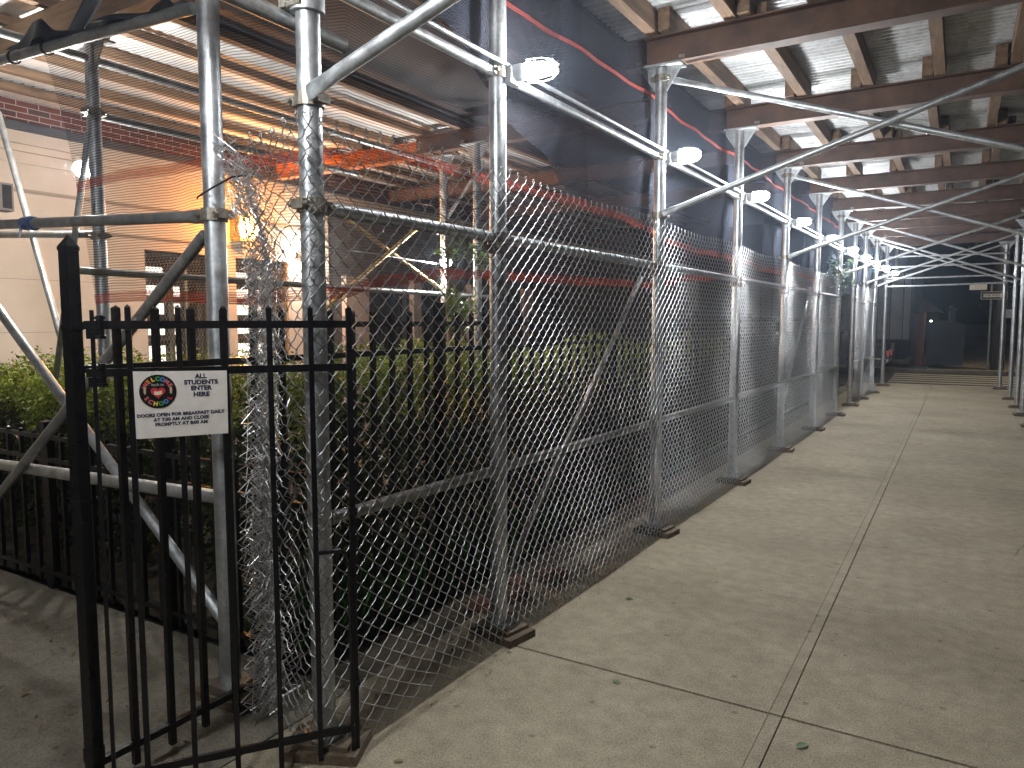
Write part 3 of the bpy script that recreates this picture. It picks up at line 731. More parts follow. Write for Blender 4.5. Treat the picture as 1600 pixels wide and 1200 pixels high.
# ================================================================== SIGN ON THE GATE
def colm(name, c, rough=.5): 
    m, t_, p = mat(name); n = noise(t_, 30, 3); r = ramp(t_, n.outputs[0], [(.3, [q * .88 for q in c]), (.7, c)])
    t_.links.new(r.outputs[0], p.inputs['Base Color']); p.inputs['Roughness'].default_value = rough; return m
PAPER = colm('laminated_paper', (.66, .62, .57), .28); INK = colm('navy_ink', (.02, .022, .06)); EMB = colm('emblem_black', (.010, .010, .010), .3)
C_ = {'red': colm('ink_red', (.5, .03, .04)), 'pink': colm('ink_pink', (.5, .12, .14)), 'orange': colm('ink_orange', (.6, .2, .04)), 'yellow': colm('ink_yellow', (.75, .5, .06)), 'green': colm('ink_green', (.05, .3, .08)),
      'blue': colm('ink_blue', (.08, .25, .55)), 'tan': colm('ink_tan', (.5, .33, .2)), 'cream': colm('ink_cream', (.7, .62, .42)), 'grey': colm('ink_grey', (.3, .3, .28))}
def glyphs(body, size, off=0.0):
    cu = bpy.data.curves.new('txt', 'FONT'); cu.body = body; cu.size = size; cu.align_x = 'CENTER'; cu.align_y = 'CENTER'; cu.offset = off; cu.resolution_u = 3
    ob = bpy.data.objects.new('txt', cu); COL.objects.link(ob)
    me = bpy.data.meshes.new_from_object(ob.evaluated_get(bpy.context.evaluated_depsgraph_get()))
    vs = [v.co.copy() for v in me.vertices]; fs = [list(p.vertices) for p in me.polygons]
    bpy.data.objects.remove(ob); bpy.data.curves.remove(cu); bpy.data.meshes.remove(me)
    return vs, fs
SO = .0205
def put(m, body, size, s_, z, o, rot=0.0, off=.0, sx=1.0):
    vs, fs = glyphs(body, size, off); c, sn = math.cos(rot), math.sin(rot)
    m.add([gp(s_ + (v.x * sx * c - v.y * sn), z + (v.x * sx * sn + v.y * c), o) for v in vs], fs)
t = empty('paper_sign', gp(.033, 1.27, .02), 'white laminated sign telling all students to enter here, hung on the iron gate', 'sign')
b = MB(); q = [(-.108, 1.268), (.174, 1.272), (.176, 1.487), (-.110, 1.491)]
nu, nv = 16, 10; vs = []
for L in (0, 1):
    for j in range(nv + 1):
        for i in range(nu + 1):
            u, v = i / nu, j / nv
            a0 = [q[0][k] * (1 - u) + q[1][k] * u for k in (0, 1)]; a1 = [q[3][k] * (1 - u) + q[2][k] * u for k in (0, 1)]
            vs.append(gp(a0[0] * (1 - v) + a1[0] * v, a0[1] * (1 - v) + a1[1] * v, SO - .0012 * L - .001))
K = (nu + 1) * (nv + 1); fs = []
for j in range(nv):
    for i in range(nu):
        a = j * (nu + 1) + i; fs.append((a, a + 1, a + nu + 2, a + nu + 1)); fs.append((K + a, K + a + nu + 1, K + a + nu + 2, K + a + 1))
b.add(vs, fs); sheet_o = b.build('sheet', PAPER, t)
b = MB()
for body, z in (('ALL', 1.470), ('STUDENTS', 1.450), ('ENTER', 1.430), ('HERE', 1.409)): put(b, body, .0205, .094, z, SO, 0, .0009, 1.05)
for body, z in (('DOORS OPEN FOR BREAKFAST DAILY', 1.346), ('AT 7:30 AM AND CLOSE', 1.330), ('PROMPTLY AT 8:00 AM', 1.314)): put(b, body, .0150, .030, z, SO, .022, .0007, 1.05)
b.build('lettering', INK, t)
ec = (-.038, 1.423); er = .056
def disc(m, c, rx, rz, o, n=40, a0=0, rot=0):
    vs = [gp(c[0], c[1], o)]
    for j in range(n):
        g = 2 * math.pi * j / n; x_, z_ = rx * math.cos(g), rz * math.sin(g)
        vs.append(gp(c[0] + x_ * math.cos(rot) - z_ * math.sin(rot), c[1] + x_ * math.sin(rot) + z_ * math.cos(rot), o))
    m.add(vs, [(0, 1 + j, 1 + (j + 1) % n) for j in range(n)])
e = MB(); disc(e, ec, er, er, SO + .0003); eo = e.build('emblem', EMB, t)
def arc(word, cols, r, a_mid, step, size, flip=False):
    out = {}
    for k, ch in enumerate(word):
        a = a_mid + (k - (len(word) - 1) / 2) * step * (1 if flip else -1)
        mm = out.setdefault(cols[k], MB())
        put(mm, ch, size, ec[0] + r * math.cos(a), ec[1] + r * math.sin(a), SO + .0007, a + (math.pi / 2 if flip else -math.pi / 2), .0008)
    return out
parts = {}
for w, cols, a_m, st, fl in (('WELCOME', ['pink', 'orange', 'yellow', 'green', 'blue', 'pink', 'pink'], math.pi / 2, .36, False), ('SCHOOL', ['pink', 'pink', 'yellow', 'green', 'blue', 'red'], -math.pi / 2, .40, True)):
    for c, mm in arc(w, cols, .0415, a_m, st, .0185, fl).items():
        P_ = parts.setdefault(c, MB()); P_.add(mm.v, mm.f)
for c, mm in parts.items(): mm.build('letter', C_[c], eo)
mm = MB(); put(mm, 'back to', .0125, ec[0], ec[1] + .0225, SO + .0007, 0, .0003); mm.build('letter', C_['grey'], eo)
mm = MB(); hv = []
for j in range(40):
    g = 2 * math.pi * j / 40; hx = 16 * math.sin(g) ** 3; hz = 13 * math.cos(g) - 5 * math.cos(2 * g) - 2 * math.cos(3 * g) - math.cos(4 * g)
    hv.append(gp(ec[0] + hx * .00138, ec[1] - .003 + hz * .00128, SO + .0007))
mm.add(hv, [tuple(range(40))[::-1]]); mm.build('heart', C_['red'], eo)
mm = MB()
mm.add([gp(ec[0] + a, ec[1] - .004 + c, SO + .0011) for a, c in ((-.012, -.006), (0, -.008), (.012, -.004), (.011, .007), (0, .004), (-.011, .005))], [(0, 1, 4, 5), (1, 2, 3, 4)]); mm.build('book', C_['cream'], eo)
for s_ in (-1, 1):
    mm = MB(); cx, cz = ec[0] + s_ * .039, ec[1] + .003
    mm.add([gp(cx + a, cz + c, SO + .0008) for a, c in ((-.0035, .011), (.0035, .011), (.0035, -.007), (0, -.013), (-.0035, -.007))], [(0, 4, 3, 2, 1)]); mm.build('pencil', C_['tan'], eo)
mm = MB(); mm.bar(gp(ec[0] - .020, ec[1] + .052, SO + .0002), gp(ec[0] - .014, ec[1] + .063, SO + .0002), .0012, .0004, GO); mm.bar(gp(ec[0] + .020, ec[1] + .052, SO + .0002), gp(ec[0] + .012, ec[1] + .063, SO + .0002), .0012, .0004, GO); mm.build('string', C_['grey'], eo)

# ================================================================== HEDGE
def leafquad(m, p, nrm, s_, asp=.55):
    a = Vector((rnd.gauss(0, 1), rnd.gauss(0, 1), rnd.gauss(0, 1))); nrm = (nrm + a * .55).normalized()
    u = nrm.cross(Vector((rnd.gauss(0, 1), rnd.gauss(0, 1), rnd.gauss(0, 1)))).normalized(); v = nrm.cross(u)
    m.add([p - u * s_, p + v * (s_ * asp) + nrm * s_ * .15, p + u * s_, p - v * (s_ * asp) + nrm * s_ * .15], [(0, 1, 2, 3)])
LEAF_SHADE = leafmat('shaded_hedge_leaf', (.010, .020, .006), (.035, .05, .012))  # darker copy of the leaf colour, painting shade on sides and inside
def hedge(name, x0, x1, y0, y1, top, count, label, faces):
    t = empty(name, ((x0 + x1) / 2, (y0 + y1) / 2, 0), label, 'hedge')
    m = MB(); shaded = MB()
    def bulge(a, c): return .07 * math.sin(3.7 * a + 1.9 * c) + .06 * math.sin(8.3 * a - 5 * c) + .045 * math.sin(15 * a + 11 * c) + .03 * math.sin(31 * a - 23 * c)
    for k in range(count):
        f = rnd.choices(faces[0], faces[1])[0]; dpt = abs(rnd.gauss(0, .06)); 
        clump = rnd.random() < .25
        if f == 'top':
            x, y = rnd.uniform(x0, x1), rnd.uniform(y0, y1); p = Vector((x, y, top + bulge(x, y) - dpt + (.05 * rnd.random() if clump else 0))); n_ = Vector((0, 0, 1))
        elif f == 'east':
            y, z = rnd.uniform(y0, y1), rnd.uniform(.25, top); p = Vector((x1 + bulge(y, z) - dpt, y, z)); n_ = Vector((1, 0, .35))
        else:
            x, z = rnd.uniform(x0, x1), rnd.uniform(.15, top); p = Vector((x, y0 - bulge(x, z) + dpt, z)); n_ = Vector((0, -1, .35))
        leafquad(m if p.z > top - .20 - .16 * rnd.random() - .05 * math.sin(5 * p.x + 4 * p.y) else shaded, p, n_, rnd.uniform(.012, .026))
    m.build('lit_top_leaves', LEAF, t); shaded.build('shaded_leaves', LEAF_SHADE, t)
    # dense inner leaves, in the same leaf colour with shade painted in
    m = MB()
    for k in range(count // 4):
        p = Vector((rnd.uniform(x0 + .1, x1 - .12), rnd.uniform(y0 + .12, y1), rnd.uniform(.1, top - .1)))
        if 'east' in faces[0] and p.x < x1 - .35 and p.z < top - .35 and 'path' not in faces[0]: continue
        leafquad(m, p, Vector((rnd.gauss(0, 1), rnd.gauss(0, 1), 1)), rnd.uniform(.03, .055))
    m.build('inner_foliage', LEAF_SHADE, t)
    m = MB(); L = max(x1 - x0, y1 - y0); k = int(L / .45)
    for i in range(k):
        if y1 - y0 > x1 - x0: x, y = (x0 + x1) / 2 + rnd.uniform(-.2, .3), y0 + (i + .5) * L / k
        else: x, y = x0 + (i + .5) * L / k, y0 + .35
        m.path([(x, y, 0), (x + rnd.gauss(0, .06), y + rnd.gauss(0, .06), .45), (x + rnd.gauss(0, .12), y + rnd.gauss(0, .12), .9)], [.022, .016, .008], 6)
        for q in range(4):
            m.path([(x, y, .2 + .1 * q), (x + rnd.uniform(-.25, .25), y + rnd.uniform(-.25, .25), .6 + .15 * q)], [.01, .004], 5)
    m.build('stem', BARK, t)
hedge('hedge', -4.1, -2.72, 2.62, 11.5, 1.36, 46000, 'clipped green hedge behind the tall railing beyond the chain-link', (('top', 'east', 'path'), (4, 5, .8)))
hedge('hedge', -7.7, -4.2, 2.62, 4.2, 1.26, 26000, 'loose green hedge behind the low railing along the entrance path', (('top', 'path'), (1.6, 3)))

# ================================================================== YOUNG TREE IN THE YARD
TCL = ((-4.53, 6.2, 2.37, .12, 70), (-4.51, 6.2, 1.93, .10, 50), (-4.42, 6.2, 1.80, .17, 190), (-4.05, 6.2, 2.38, .24, 110), (-4.14, 6.2, 2.25, .2, 70), (-4.36, 6.2, 2.42, .12, 30), (-4.5, 6.25, 1.62, .16, 90))
t = empty('young_tree', (-4.62, 6.3, 0), 'young staked tree with sparse lit leaves in the yard', 'tree')
m = MB(); m.path([(-4.62, 6.3, 0), (-4.63, 6.3, .9), (-4.60, 6.31, 1.7), (-4.66, 6.33, 2.5), (-4.62, 6.3, 3.1)], [.035, .03, .026, .018, .008], 8)
for k in range(16):
    z = rnd.uniform(1.3, 2.9); a = rnd.uniform(0, 6.28); L = rnd.uniform(.25, .6)
    m.path([(-4.62, 6.31, z), (-4.62 + math.cos(a) * L * .5, 6.31 + math.sin(a) * L * .5, z + .18), (-4.62 + math.cos(a) * L, 6.31 + math.sin(a) * L, z + .22)], [.01, .007, .003], 5)
m.build('trunk', BARK, t, True)
m = MB()
for (cx, cy, cz, r_, k) in TCL:
    for q in range(k):
        v = Vector((rnd.gauss(0, 1), rnd.gauss(0, 1), rnd.gauss(0, .6))) * (r_ * .55)
        leafquad(m, Vector((cx, cy, cz)) + v, Vector((0, 0, 1)), rnd.uniform(.022, .042), .45)
m.build('crown', LEAFT, t)
m = MB()
m.path([(-4.42, 6.5, 0), (-4.5, 6.42, 1.4), (-4.58, 6.34, 2.1)], .014, 6); m.path([(-4.8, 6.45, 0), (-4.72, 6.38, 1.3), (-4.66, 6.33, 2.0)], .012, 6); m.build('stake', TIMB, t)
t = empty('shrub', (-2.25, 14.2, 0), 'leafy shrub poking over the far end of the chain-link', 'shrub')
m = MB(); m.path([(-2.25, 14.2, 0), (-2.2, 14.2, 1.4), (-2.05, 14.1, 2.35)], [.03, .02, .01], 6); m.build('trunk', BARK, t)
m = MB()
for q in range(330):
    v = Vector((rnd.gauss(0, .16), rnd.gauss(0, .35), rnd.gauss(0, .17))); leafquad(m, Vector((-1.98, 14.0, 2.45)) + v, Vector((0, 0, 1)), rnd.uniform(.03, .06), .4)
for q in range(200):
    v = Vector((rnd.gauss(0, .14), rnd.gauss(0, .25), rnd.gauss(0, .3))); leafquad(m, Vector((-2.2, 14.7, 1.7)) + v, Vector((0, 0, 1)), rnd.uniform(.03, .06), .4)
m.build('crown', LEAFD, t)

# ================================================================== SCHOOL BUILDING
XB = -8.0
wins = [(5.07, 5.93), (6.31, 7.17), (8.80, 9.75), (10.1, 11.3), (12.0, 13.2), (14.4, 15.6)]
WZ0, WZ1 = .95, 2.48
t = empty('school_building', (XB - .3, 8, 0), 'cream stone school wall with a brick band and meshed windows behind the yard', 'building')
b = MB()
def seg(y0, y1, z0, z1): b.span((XB - .4, y0, z0), (XB, y1, z1))
Y0, Y1 = -6, 7.95
seg(Y0, Y1, 0, WZ0); seg(Y0, Y1, WZ1, 3.60); edges = [Y0] + [e for w in wins[:2] for e in w] + [Y1]
for k in range(0, len(edges), 2): seg(edges[k], edges[k + 1], WZ0, WZ1)
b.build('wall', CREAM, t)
b = MB(); b.span((XB - .4, -6, 3.60), (XB + .004, 20, 4.4)); b.build('brick_band', BRICK, t)
b = MB(); b.span((XB - .01, -6, 3.52), (XB + .12, 20, 3.595)); b.build('drip_course', simple('lead_flashing', (.05, .052, .06), (.09, .09, .1), 5, .5, .3), t)
b = MB(); b.span((XB - .01, -6, 3.40), (XB + .07, 20, 3.517)); b.span((XB - .01, -6, 3.33), (XB + .045, 20, 3.397)); b.span((XB - .01, -6, 3.22), (XB + .02, 20, 3.327)); b.build('cornice', CREAM, t)
b = MB()
for z in (2.95, 2.61): b.span((XB - .01, -6, z), (XB + .014, 7.9, z + .022)); b.span((XB - .01, -6, z - .016), (XB + .006, 7.9, z - .001))
for z in (.5, 1.05, 1.55, 2.08): b.span((XB - .01, -6, z), (XB + .0025, 5.0, z + .006))
b.build('string_course', simple('joint_mortar', (.30, .24, .185), (.36, .29, .225), 5, .8), t)  # joint bands a little darker than the stone
b = MB()
seg2 = [7.952] + [e for w in wins[2:] for e in w] + [26]
for k in range(0, len(seg2), 2): b.span((XB - .4, seg2[k], WZ0 - .3), (XB - .03, seg2[k + 1], 2.2))
b.span((XB - .4, 7.952, 0), (XB - .03, 26, WZ0 - .3)); b.span((XB - .4, 7.952, 2.2), (XB - .03, 26, 3.6)); b.build('shaded_far_wall', DKWALL, t)  # same facade, its lack of light put into a darker colour
for (ya, yb) in ((8.22, 8.72), (9.82, 10.02), (11.5, 11.85), (13.5, 13.9)):
    b = MB(); b.span((XB - .02, ya, 0), (XB + .08, yb, 2.35)); b.build('pilaster', PILA, t)
def meshguard(m, y0, y1, z0, z1, x, st=.022, hh=.045):
    n = int((y1 - y0) / st) + 2; k = int((z1 - z0) / hh)
    for i in range(n):
        for s_ in (1, -1):
            pts = []
            for j in range(k * 1 + 1):
                yy = y0 + i * st + s_ * (st / 2 if (i + j) % 2 else -st / 2) + (0 if s_ > 0 else 0)
                pts.append((x, min(max(yy, y0), y1), z0 + (z1 - z0) * j / k))
            if s_ > 0: m.path(pts, .003, 3, False)
for k, (y0, y1) in enumerate(wins):
    z1 = WZ1 if k < 2 else 2.2; z0 = WZ0 if k < 2 else WZ0 - .3
    f = MB()
    for a in (y0 + .03, y1 - .03): f.span((XB - .2, a - .03, z0), (XB - .12, a + .03, z1))
    for z in (z0 + .03, z1 - .03): f.span((XB - .2, y0 + .061, z - .03), (XB - .12, y1 - .061, z + .03))
    for z in (z0 + .5, z0 + .95): f.span((XB - .19, y0 + .061, z - .018), (XB - .15, y1 - .061, z + .018))
    f.span((XB - .195, (y0 + y1) / 2 - .02, z0 + .061), (XB - .155, (y0 + y1) / 2 + .02, z1 - .061))
    fo = f.build('window', DKWALL if k < 2 else DARK, t)
    p = MB(); p.span((XB - .3, y0, z0), (XB - .26, y1, z1)); p.build('pane', DARK, fo)
    if k < 2:
        p = MB()
        for (ya, yb) in ((y0 + .08, y0 + .38), (y0 + .46, y0 + .60)):
            for (za, zb) in ((z0 + .05, z0 + .42), (z0 + .55, z0 + .72), (z0 + .80, z0 + .93), (z0 + 1.02, z0 + 1.14), (z0 + 1.28, z0 + 1.36)): p.span((XB - .255, ya, za), (XB - .25, yb, zb))
        p.build('lit_glimpse', ROOML, fo)
        g = MB(); meshguard(g, y0 + .03, y1 - .03, z0 + .02, z1 - .02, XB - .06); 
        for a in (y0 + .02, y1 - .02): g.bar((XB - .06, a, z0), (XB - .06, a, z1), .03, .03)
        g.bar((XB - .06, (y0 + y1) / 2 + .12, z0), (XB - .06, (y0 + y1) / 2 + .12, z1), .03, .03)
        g.build('mesh_guard', CLAMP, fo)
# lamps on the wall
t = empty('wall_lamp', (XB, 6.34, 2.85), 'orange sodium wall lamp glowing beside the post behind the gate', 'wall lamp')
b = MB(); b.span((XB + .001, 6.24, 2.68), (XB + .20, 6.44, 3.0)); b.build('housing', CLAMP, t)
b = MB(); b.path([(XB + .203, 6.34, 2.84), (XB + .25, 6.34, 2.84), (XB + .30, 6.34, 2.84)], [.12, .14, .08], 12); b.build('lens', SODI, t, True)
t = empty('flood_lamp', (-5.42, 3.0, 2.72), 'round white floodlight beside the scaffold post nearest the cream wall', 'floodlight', 'white floodlights in the yard')
b = MB(); b.box((-5.36, 3.02, 2.76), (.07, .08, .08)); b.tube((-5.36, 3.02, 2.76), (-5.19, 2.96, 2.80), .014, 8); b.build('housing', PLAST, t)
b = MB(); b.path([(-5.395, 3.01, 2.75), (-5.41, 3.0, 2.748), (-5.45, 2.99, 2.745), (-5.48, 2.98, 2.74)], [.025, .055, .055, .025], 14); b.build('lens', WHIT, t, True)
t = empty('flood_lamp', (XB, 7.40, 2.4), 'white floodlight on the wall just left of the corner post', 'floodlight', 'white floodlights in the yard')
b = MB(); b.box((XB + .07, 7.40, 2.56), (.1, .12, .10)); b.build('housing', PLAST, t)
b = MB(); b.path([(XB + .122, 7.40, 2.55), (XB + .15, 7.40, 2.55), (XB + .2, 7.40, 2.55), (XB + .24, 7.40, 2.55)], [.03, .07, .07, .03], 14); b.build('lens', WHIT2, t, True)
t = empty('flood_lamp', (-5.12, 6.88, 2.32), 'dazzling white floodlight clamped to the yard post by the young tree', 'floodlight', 'white floodlights in the yard')
b = MB(); b.box((-5.08, 6.86, 2.32), (.06, .1, .08)); b.build('housing', PLAST, t)
b = MB(); b.path([(-5.045, 6.84, 2.32), (-5.03, 6.83, 2.32), (-5.0, 6.81, 2.32), (-4.97, 6.79, 2.32)], [.025, .05, .05, .025], 12); b.build('lens', WHIT, t, True)
t = empty('alarm_box', (XB, 3.35, 2.7), 'pale box fixed high on the cream wall at the left edge', 'box')
b = MB(); b.span((XB + .001, 3.2, 2.72), (XB + .16, 3.66, 2.98)); b.build('body', PALE, t)
b = MB(); b.span((XB + .162, 3.56, 2.74), (XB + .17, 3.64, 2.96)); b.build('cover', DARK, t)

# ================================================================== YARD ROOF
for i, (y, xa, xb, m_, lab) in enumerate(((2.79, -8.0, -3.5, TIMBX, 'brown timber beam across the top left corner'), (6.95, -8, -4.95, SODSTEEL, 'orange lit steel beam under the yard roof behind the chain-link top'), (6.78, -5.4, -2.4, RUST, 'red brown steel beam continuing the orange one towards the net'), (9.2, -8, -2.4, RUST, 'dim far steel beam under the yard roof'), (11.6, -8, -2.4, RUST, 'farthest steel beam under the yard roof'))):
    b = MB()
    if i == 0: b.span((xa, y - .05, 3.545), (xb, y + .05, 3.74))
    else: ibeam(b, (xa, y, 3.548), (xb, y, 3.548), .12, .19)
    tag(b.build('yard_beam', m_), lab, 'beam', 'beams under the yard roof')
for k, x in enumerate((-7.45, -6.93, -6.37, -5.86, -5.30, -4.76)):
    b = MB(); b.span((x - .035, 1.2, 3.743), (x + .035, 16, 3.808)); tag(b.build('yard_joist', TIMB), f'long timber joist under the yard roof, {ORD[k]} from the school wall', 'joist', 'joists of the yard roof')
for k in range(6):
    xa = -7.98 + k * .52; b = MB(); n = 500
    vs = []
    for j in range(n + 1):
        y = 1.1 + 15 * j / n; z = 3.826 + .006 * math.sin(2 * math.pi * y / .09) + .012 * (k % 2)
        vs += [(xa, y, z), (xa + .55, y, z)]
    b.add(vs, [(2 * j, 2 * j + 1, 2 * j + 3, 2 * j + 2) for j in range(n)])
    tag(b.build('deck_panel', GREYP, smooth=True), f'pale ribbed roof panel over the yard, {ORD[k]} from the school wall', 'roof panel', 'pale panels of the yard roof')
b = MB(); b.span((-4.86, 1.1, 3.88), (-2.43, 16, 3.905)); tag(b.build('shade_deck', DKDECK), 'black deck standing in for the unlit yard ceiling behind the dense net', 'roof deck')  # black colour paints in the unlit stretch of ceiling
b = MB(); b.span((-8.3, .9, 3.925), (-2.43, 18, 3.99)); tag(b.build('yard_roof', DKDECK), 'dark top deck covering the yard roof', 'roof deck')
# battens showing as dashes under the black deck
for k in range(10):
    b = MB(); y = 2.6 + k * .62; x = -3.25 - .1 * (k % 2)
    b.span((x, y, 3.80), (x + .05, y + .36, 3.845)); tag(b.build('batten', TIMB), f'short pale batten under the black deck, {ORD[k]} from the gate end', 'batten', 'battens under the black deck')

# ================================================================== THINGS ON THE VERGE AND PAVEMENT
G5 = 'loose bricks on the verge'
for k, (x, y, a, lab) in enumerate(((-2.27, 3.42, .3, 'loose brick lying flat behind the second post'), (-2.20, 3.62, 1.1, 'loose brick leaning beside another behind the second post'), (-2.3, 3.8, -.4, 'dusty loose brick farthest behind the second post'), (-2.17, 4.05, .8, 'broken loose brick at the foot of the chain-link'))):
    b = MB(); b.box((x, y, .035 + .002 * k), (.2, .095, .06), a); o = b.build('loose_brick', BRICKR, origin=(x, y, 0)); tag(o, lab, 'brick', G5)
    bv = o.modifiers.new('bev', 'BEVEL'); bv.width = .008; bv.segments = 2
leafspots = [(813 / 1600, 0)]
def leaf(x, y, s_, a, m_, lab, g):
    b = MB(); n = 7; vs = []
    for j in range(n + 1):
        q = j / n; w = math.sin(math.pi * q) ** .8 * .42 * s_; l = (q - .5) * 1.6 * s_
        for e in (-1, 0, 1):
            lx, ly = l, e * w; z = .004 + abs(e) * w * .35 + .01 * s_ * 10 * (q - .5) ** 2
            vs.append((x + lx * math.cos(a) - ly * math.sin(a), y + lx * math.sin(a) + ly * math.cos(a), z))
    b.add(vs, [(j * 3 + e, j * 3 + e + 1, j * 3 + e + 4, j * 3 + e + 3) for j in range(n) for e in (0, 1)])
    tag(b.build('fallen_leaf', m_, None, True), lab, 'leaf', g)
G6 = 'leaves on the sidewalk'
for (x, y, s_, a, m_, lab) in ((-1.62, 4.0, .05, .2, LITTER, 'green leaf beside the chain-link edge of the sidewalk'), (-1.28, 3.02, .045, -.3, LITTER, 'green leaf near the wide joint of the sidewalk'), (-.46, 2.92, .055, 1.0, LITTER, 'crushed green leaf nearest the camera'),
        (-1.74, 2.03, .035, .5, DRYLF, 'dry yellow leaf beside the block at the gate end'), (-.50, 4.0, .018, .2, BARK, 'dark seed pod near the long joint'), (-.42, 3.85, .018, .3, BARK, 'small dark twig right of the long joint'), (-.98, 4.55, .02, .7, BARK, 'small curled dark leaf beyond the second cross joint'),
        (.37, 5.55, .03, .1, DRYLF, 'pale scrap of leaf on the right half of the walkway'), (-.78, 5.95, .02, 1.3, BARK, 'dark crumb beside the long joint far ahead'), (-.9, 6.6, .02, .5, DRYLF, 'pale bit of litter in the middle of the walkway'), (-.80, 2.2, .02, .4, BARK, 'tiny brown crumb on the near flag'), (.40, 3.35, .04, .4, LITTER, 'green leaf at the right edge of the near flag')):
    leaf(x, y, s_ * .72, a, m_, lab, G6)
b = MB()
for k in range(420):
    x, y = rnd.uniform(-2.5, -2.05), rnd.uniform(2.3, 6.5)
    if rnd.random() < .35: x, y = rnd.uniform(-4.5, -2.4), rnd.uniform(1.2, 2.3)
    leafquad(b, Vector((x, y, .012)), Vector((0, 0, 1)), rnd.uniform(.006, .02))
for k in range(260):
    y = rnd.uniform(2.1, 8); leafquad(b, Vector((px(y) + .07 + abs(rnd.gauss(0, .05)), y, .006)), Vector((0, 0, 2)), rnd.uniform(.004, .011))
for k in range(170):
    x = rnd.uniform(-2, 2); leafquad(b, Vector((x, 3.11 + rnd.gauss(0, .010), -.002)), Vector((0, 0, 2)), rnd.uniform(.003, .008))
tag(b.build('leaf_litter', DRYLF), 'scattered dry leaf bits along the verge, path and joints', 'litter', kind='stuff')

# ================================================================== ACROSS THE STREET
def far_pole():
    t = empty('utility_pole', (1.10, 29.9, 0), 'thick dark wooden utility pole across the street with a lamp arm', 'utility pole')
    b = MB(); b.path([(1.10, 29.9, 0), (1.10, 29.9, 5), (1.10, 29.9, 9)], [.21, .19, .15], 14); b.build('shaft', POLEW, t, True)
    b = MB(); b.path([(1.10, 29.8, 6.3), (1.7, 29.3, 6.7), (2.6, 28.7, 6.75)], .035, 8); b.build('lamp_arm', GALVD, t, True)
    b = MB(); b.box((2.75, 28.62, 6.72), (.5, .2, .12), -.6); hd = b.build('lamp_head', PLAST, t)
    b = MB(); b.box((2.75, 28.62, 6.64), (.32, .14, .03), -.6); b.build('lens', STRL, hd)
    b = MB(); b.box((1.33, 29.62, 1.9), (.16, .14, .28)); b.build('meter_box', GALVD, t)
far_pole()
t = empty('street_sign', (.82, 29.55, 0), 'one-way arrow sign on a thin pole beside the utility pole', 'sign')
b = MB(); b.tube((.82, 29.55, 0), (.82, 29.55, 2.95), .035, 10); b.build('pole', GALVD, t, True)
b = MB(); b.box((.90, 29.50, 2.51), (.74, .012, .26)); pl = b.build('sign_plate', SIGNK, t)
b = MB()
for z in (2.385, 2.635): b.box((.90, 29.492, z), (.74, .004, .012))
for x in (.533, 1.267): b.box((x, 29.492, 2.51), (.012, .004, .238))
b.prism([(.60, 29.492, 2.455), (1.08, 29.492, 2.455), (1.08, 29.492, 2.42), (1.22, 29.492, 2.51), (1.08, 29.492, 2.60), (1.08, 29.492, 2.565), (.60, 29.492, 2.565)], (0, -.003, 0)); b.build('arrow', SIGNW, pl)
b = MB(); vs, fs = glyphs('ONE WAY', .1, .002); b.add([(.835 + v.x, 29.487, 2.51 + v.y) for v in vs], fs); b.build('lettering', SIGNK, pl)
b = MB(); b.box((.44, 29.52, 2.80), (.5, .012, .19)); b.build('blank_plate', SIGNW, t)
t = empty('red_pillar', (-1.28, 29.6, 0), 'faded red pillar with a spread foot across the street', 'pillar')
b = MB(); b.path([(-1.28, 29.6, .1), (-1.28, 29.6, .3), (-1.28, 29.6, 1.35), (-1.28, 29.6, 1.95)], [.27, .20, .21, .235], 14); b.build('shaft', REDP, t, True)
b = MB(); b.box((-1.28, 29.6, .05), (.66, .6, .1)); b.build('foot', DARK, t)
t = empty('dumpster', (-.48, 30.4, 0), 'dark blue ribbed dumpster beside the red pillar', 'dumpster')
b = MB(); b.prism([(-1.02, 29.7, .12), (.08, 29.7, .12), (.14, 29.7, 1.45), (-.3, 29.7, 1.62), (-1.02, 29.7, 1.66)], (0, 1.4, 0)); b.build('body', NAVY, t)
b = MB()
for k in range(7): b.box((-.92 + k * .155, 29.675, .78), (.045, .045, 1.25))
b.box((-.46, 29.67, .17), (1.1, .05, .09)); b.build('rib', NAVY, t)
b = MB(); b.prism([(-1.04, 29.66, 1.672), (-.3, 29.66, 1.632), (.16, 29.66, 1.465), (.16, 29.66, 1.505), (-.3, 29.66, 1.68), (-1.04, 29.66, 1.72)], (0, 1.5, 0)); b.build('lid', DARK, t)
t = empty('box_trailer', (-4.2, 31.2, 0), 'grey box trailer parked across the street behind the red pillar', 'trailer')
b = MB(); b.span((-7.5, 30.4, 1.0), (-1.62, 32.8, 3.4)); b.build('body', TRUCK, t)
b = MB(); b.span((-7.5, 30.38, .86), (-1.6, 30.5, .995)); b.span((-1.60, 30.36, .9), (-1.52, 30.5, 3.4))
for k in range(14): b.span((-7.3 + k * .42, 30.37, 1.0), (-7.27 + k * .42, 30.399, 3.4))
b.build('frame', DARK, t)
for x in (-2.6, -3.5, -6.6):
    b = MB(); b.ring((x, 30.75, .36), (0, 1, 0), .16, .5, .25, 20); w = b.build('wheel', RUBB, t)
t = empty('parked_car', (-4.3, 27.6, -.14), 'dark parked car with a red tail light half hidden by the far posts', 'car')
b = MB(); prof = [(-6.4, .2), (-6.45, .62), (-5.6, .78), (-5.0, 1.26), (-3.3, 1.3), (-2.65, .92), (-2.1, .86), (-2.02, .45), (-2.1, .2)]
b.prism([(x, 26.9, z) for x, z in prof], (0, 1.65, 0)); b.build('body', CARP, t)
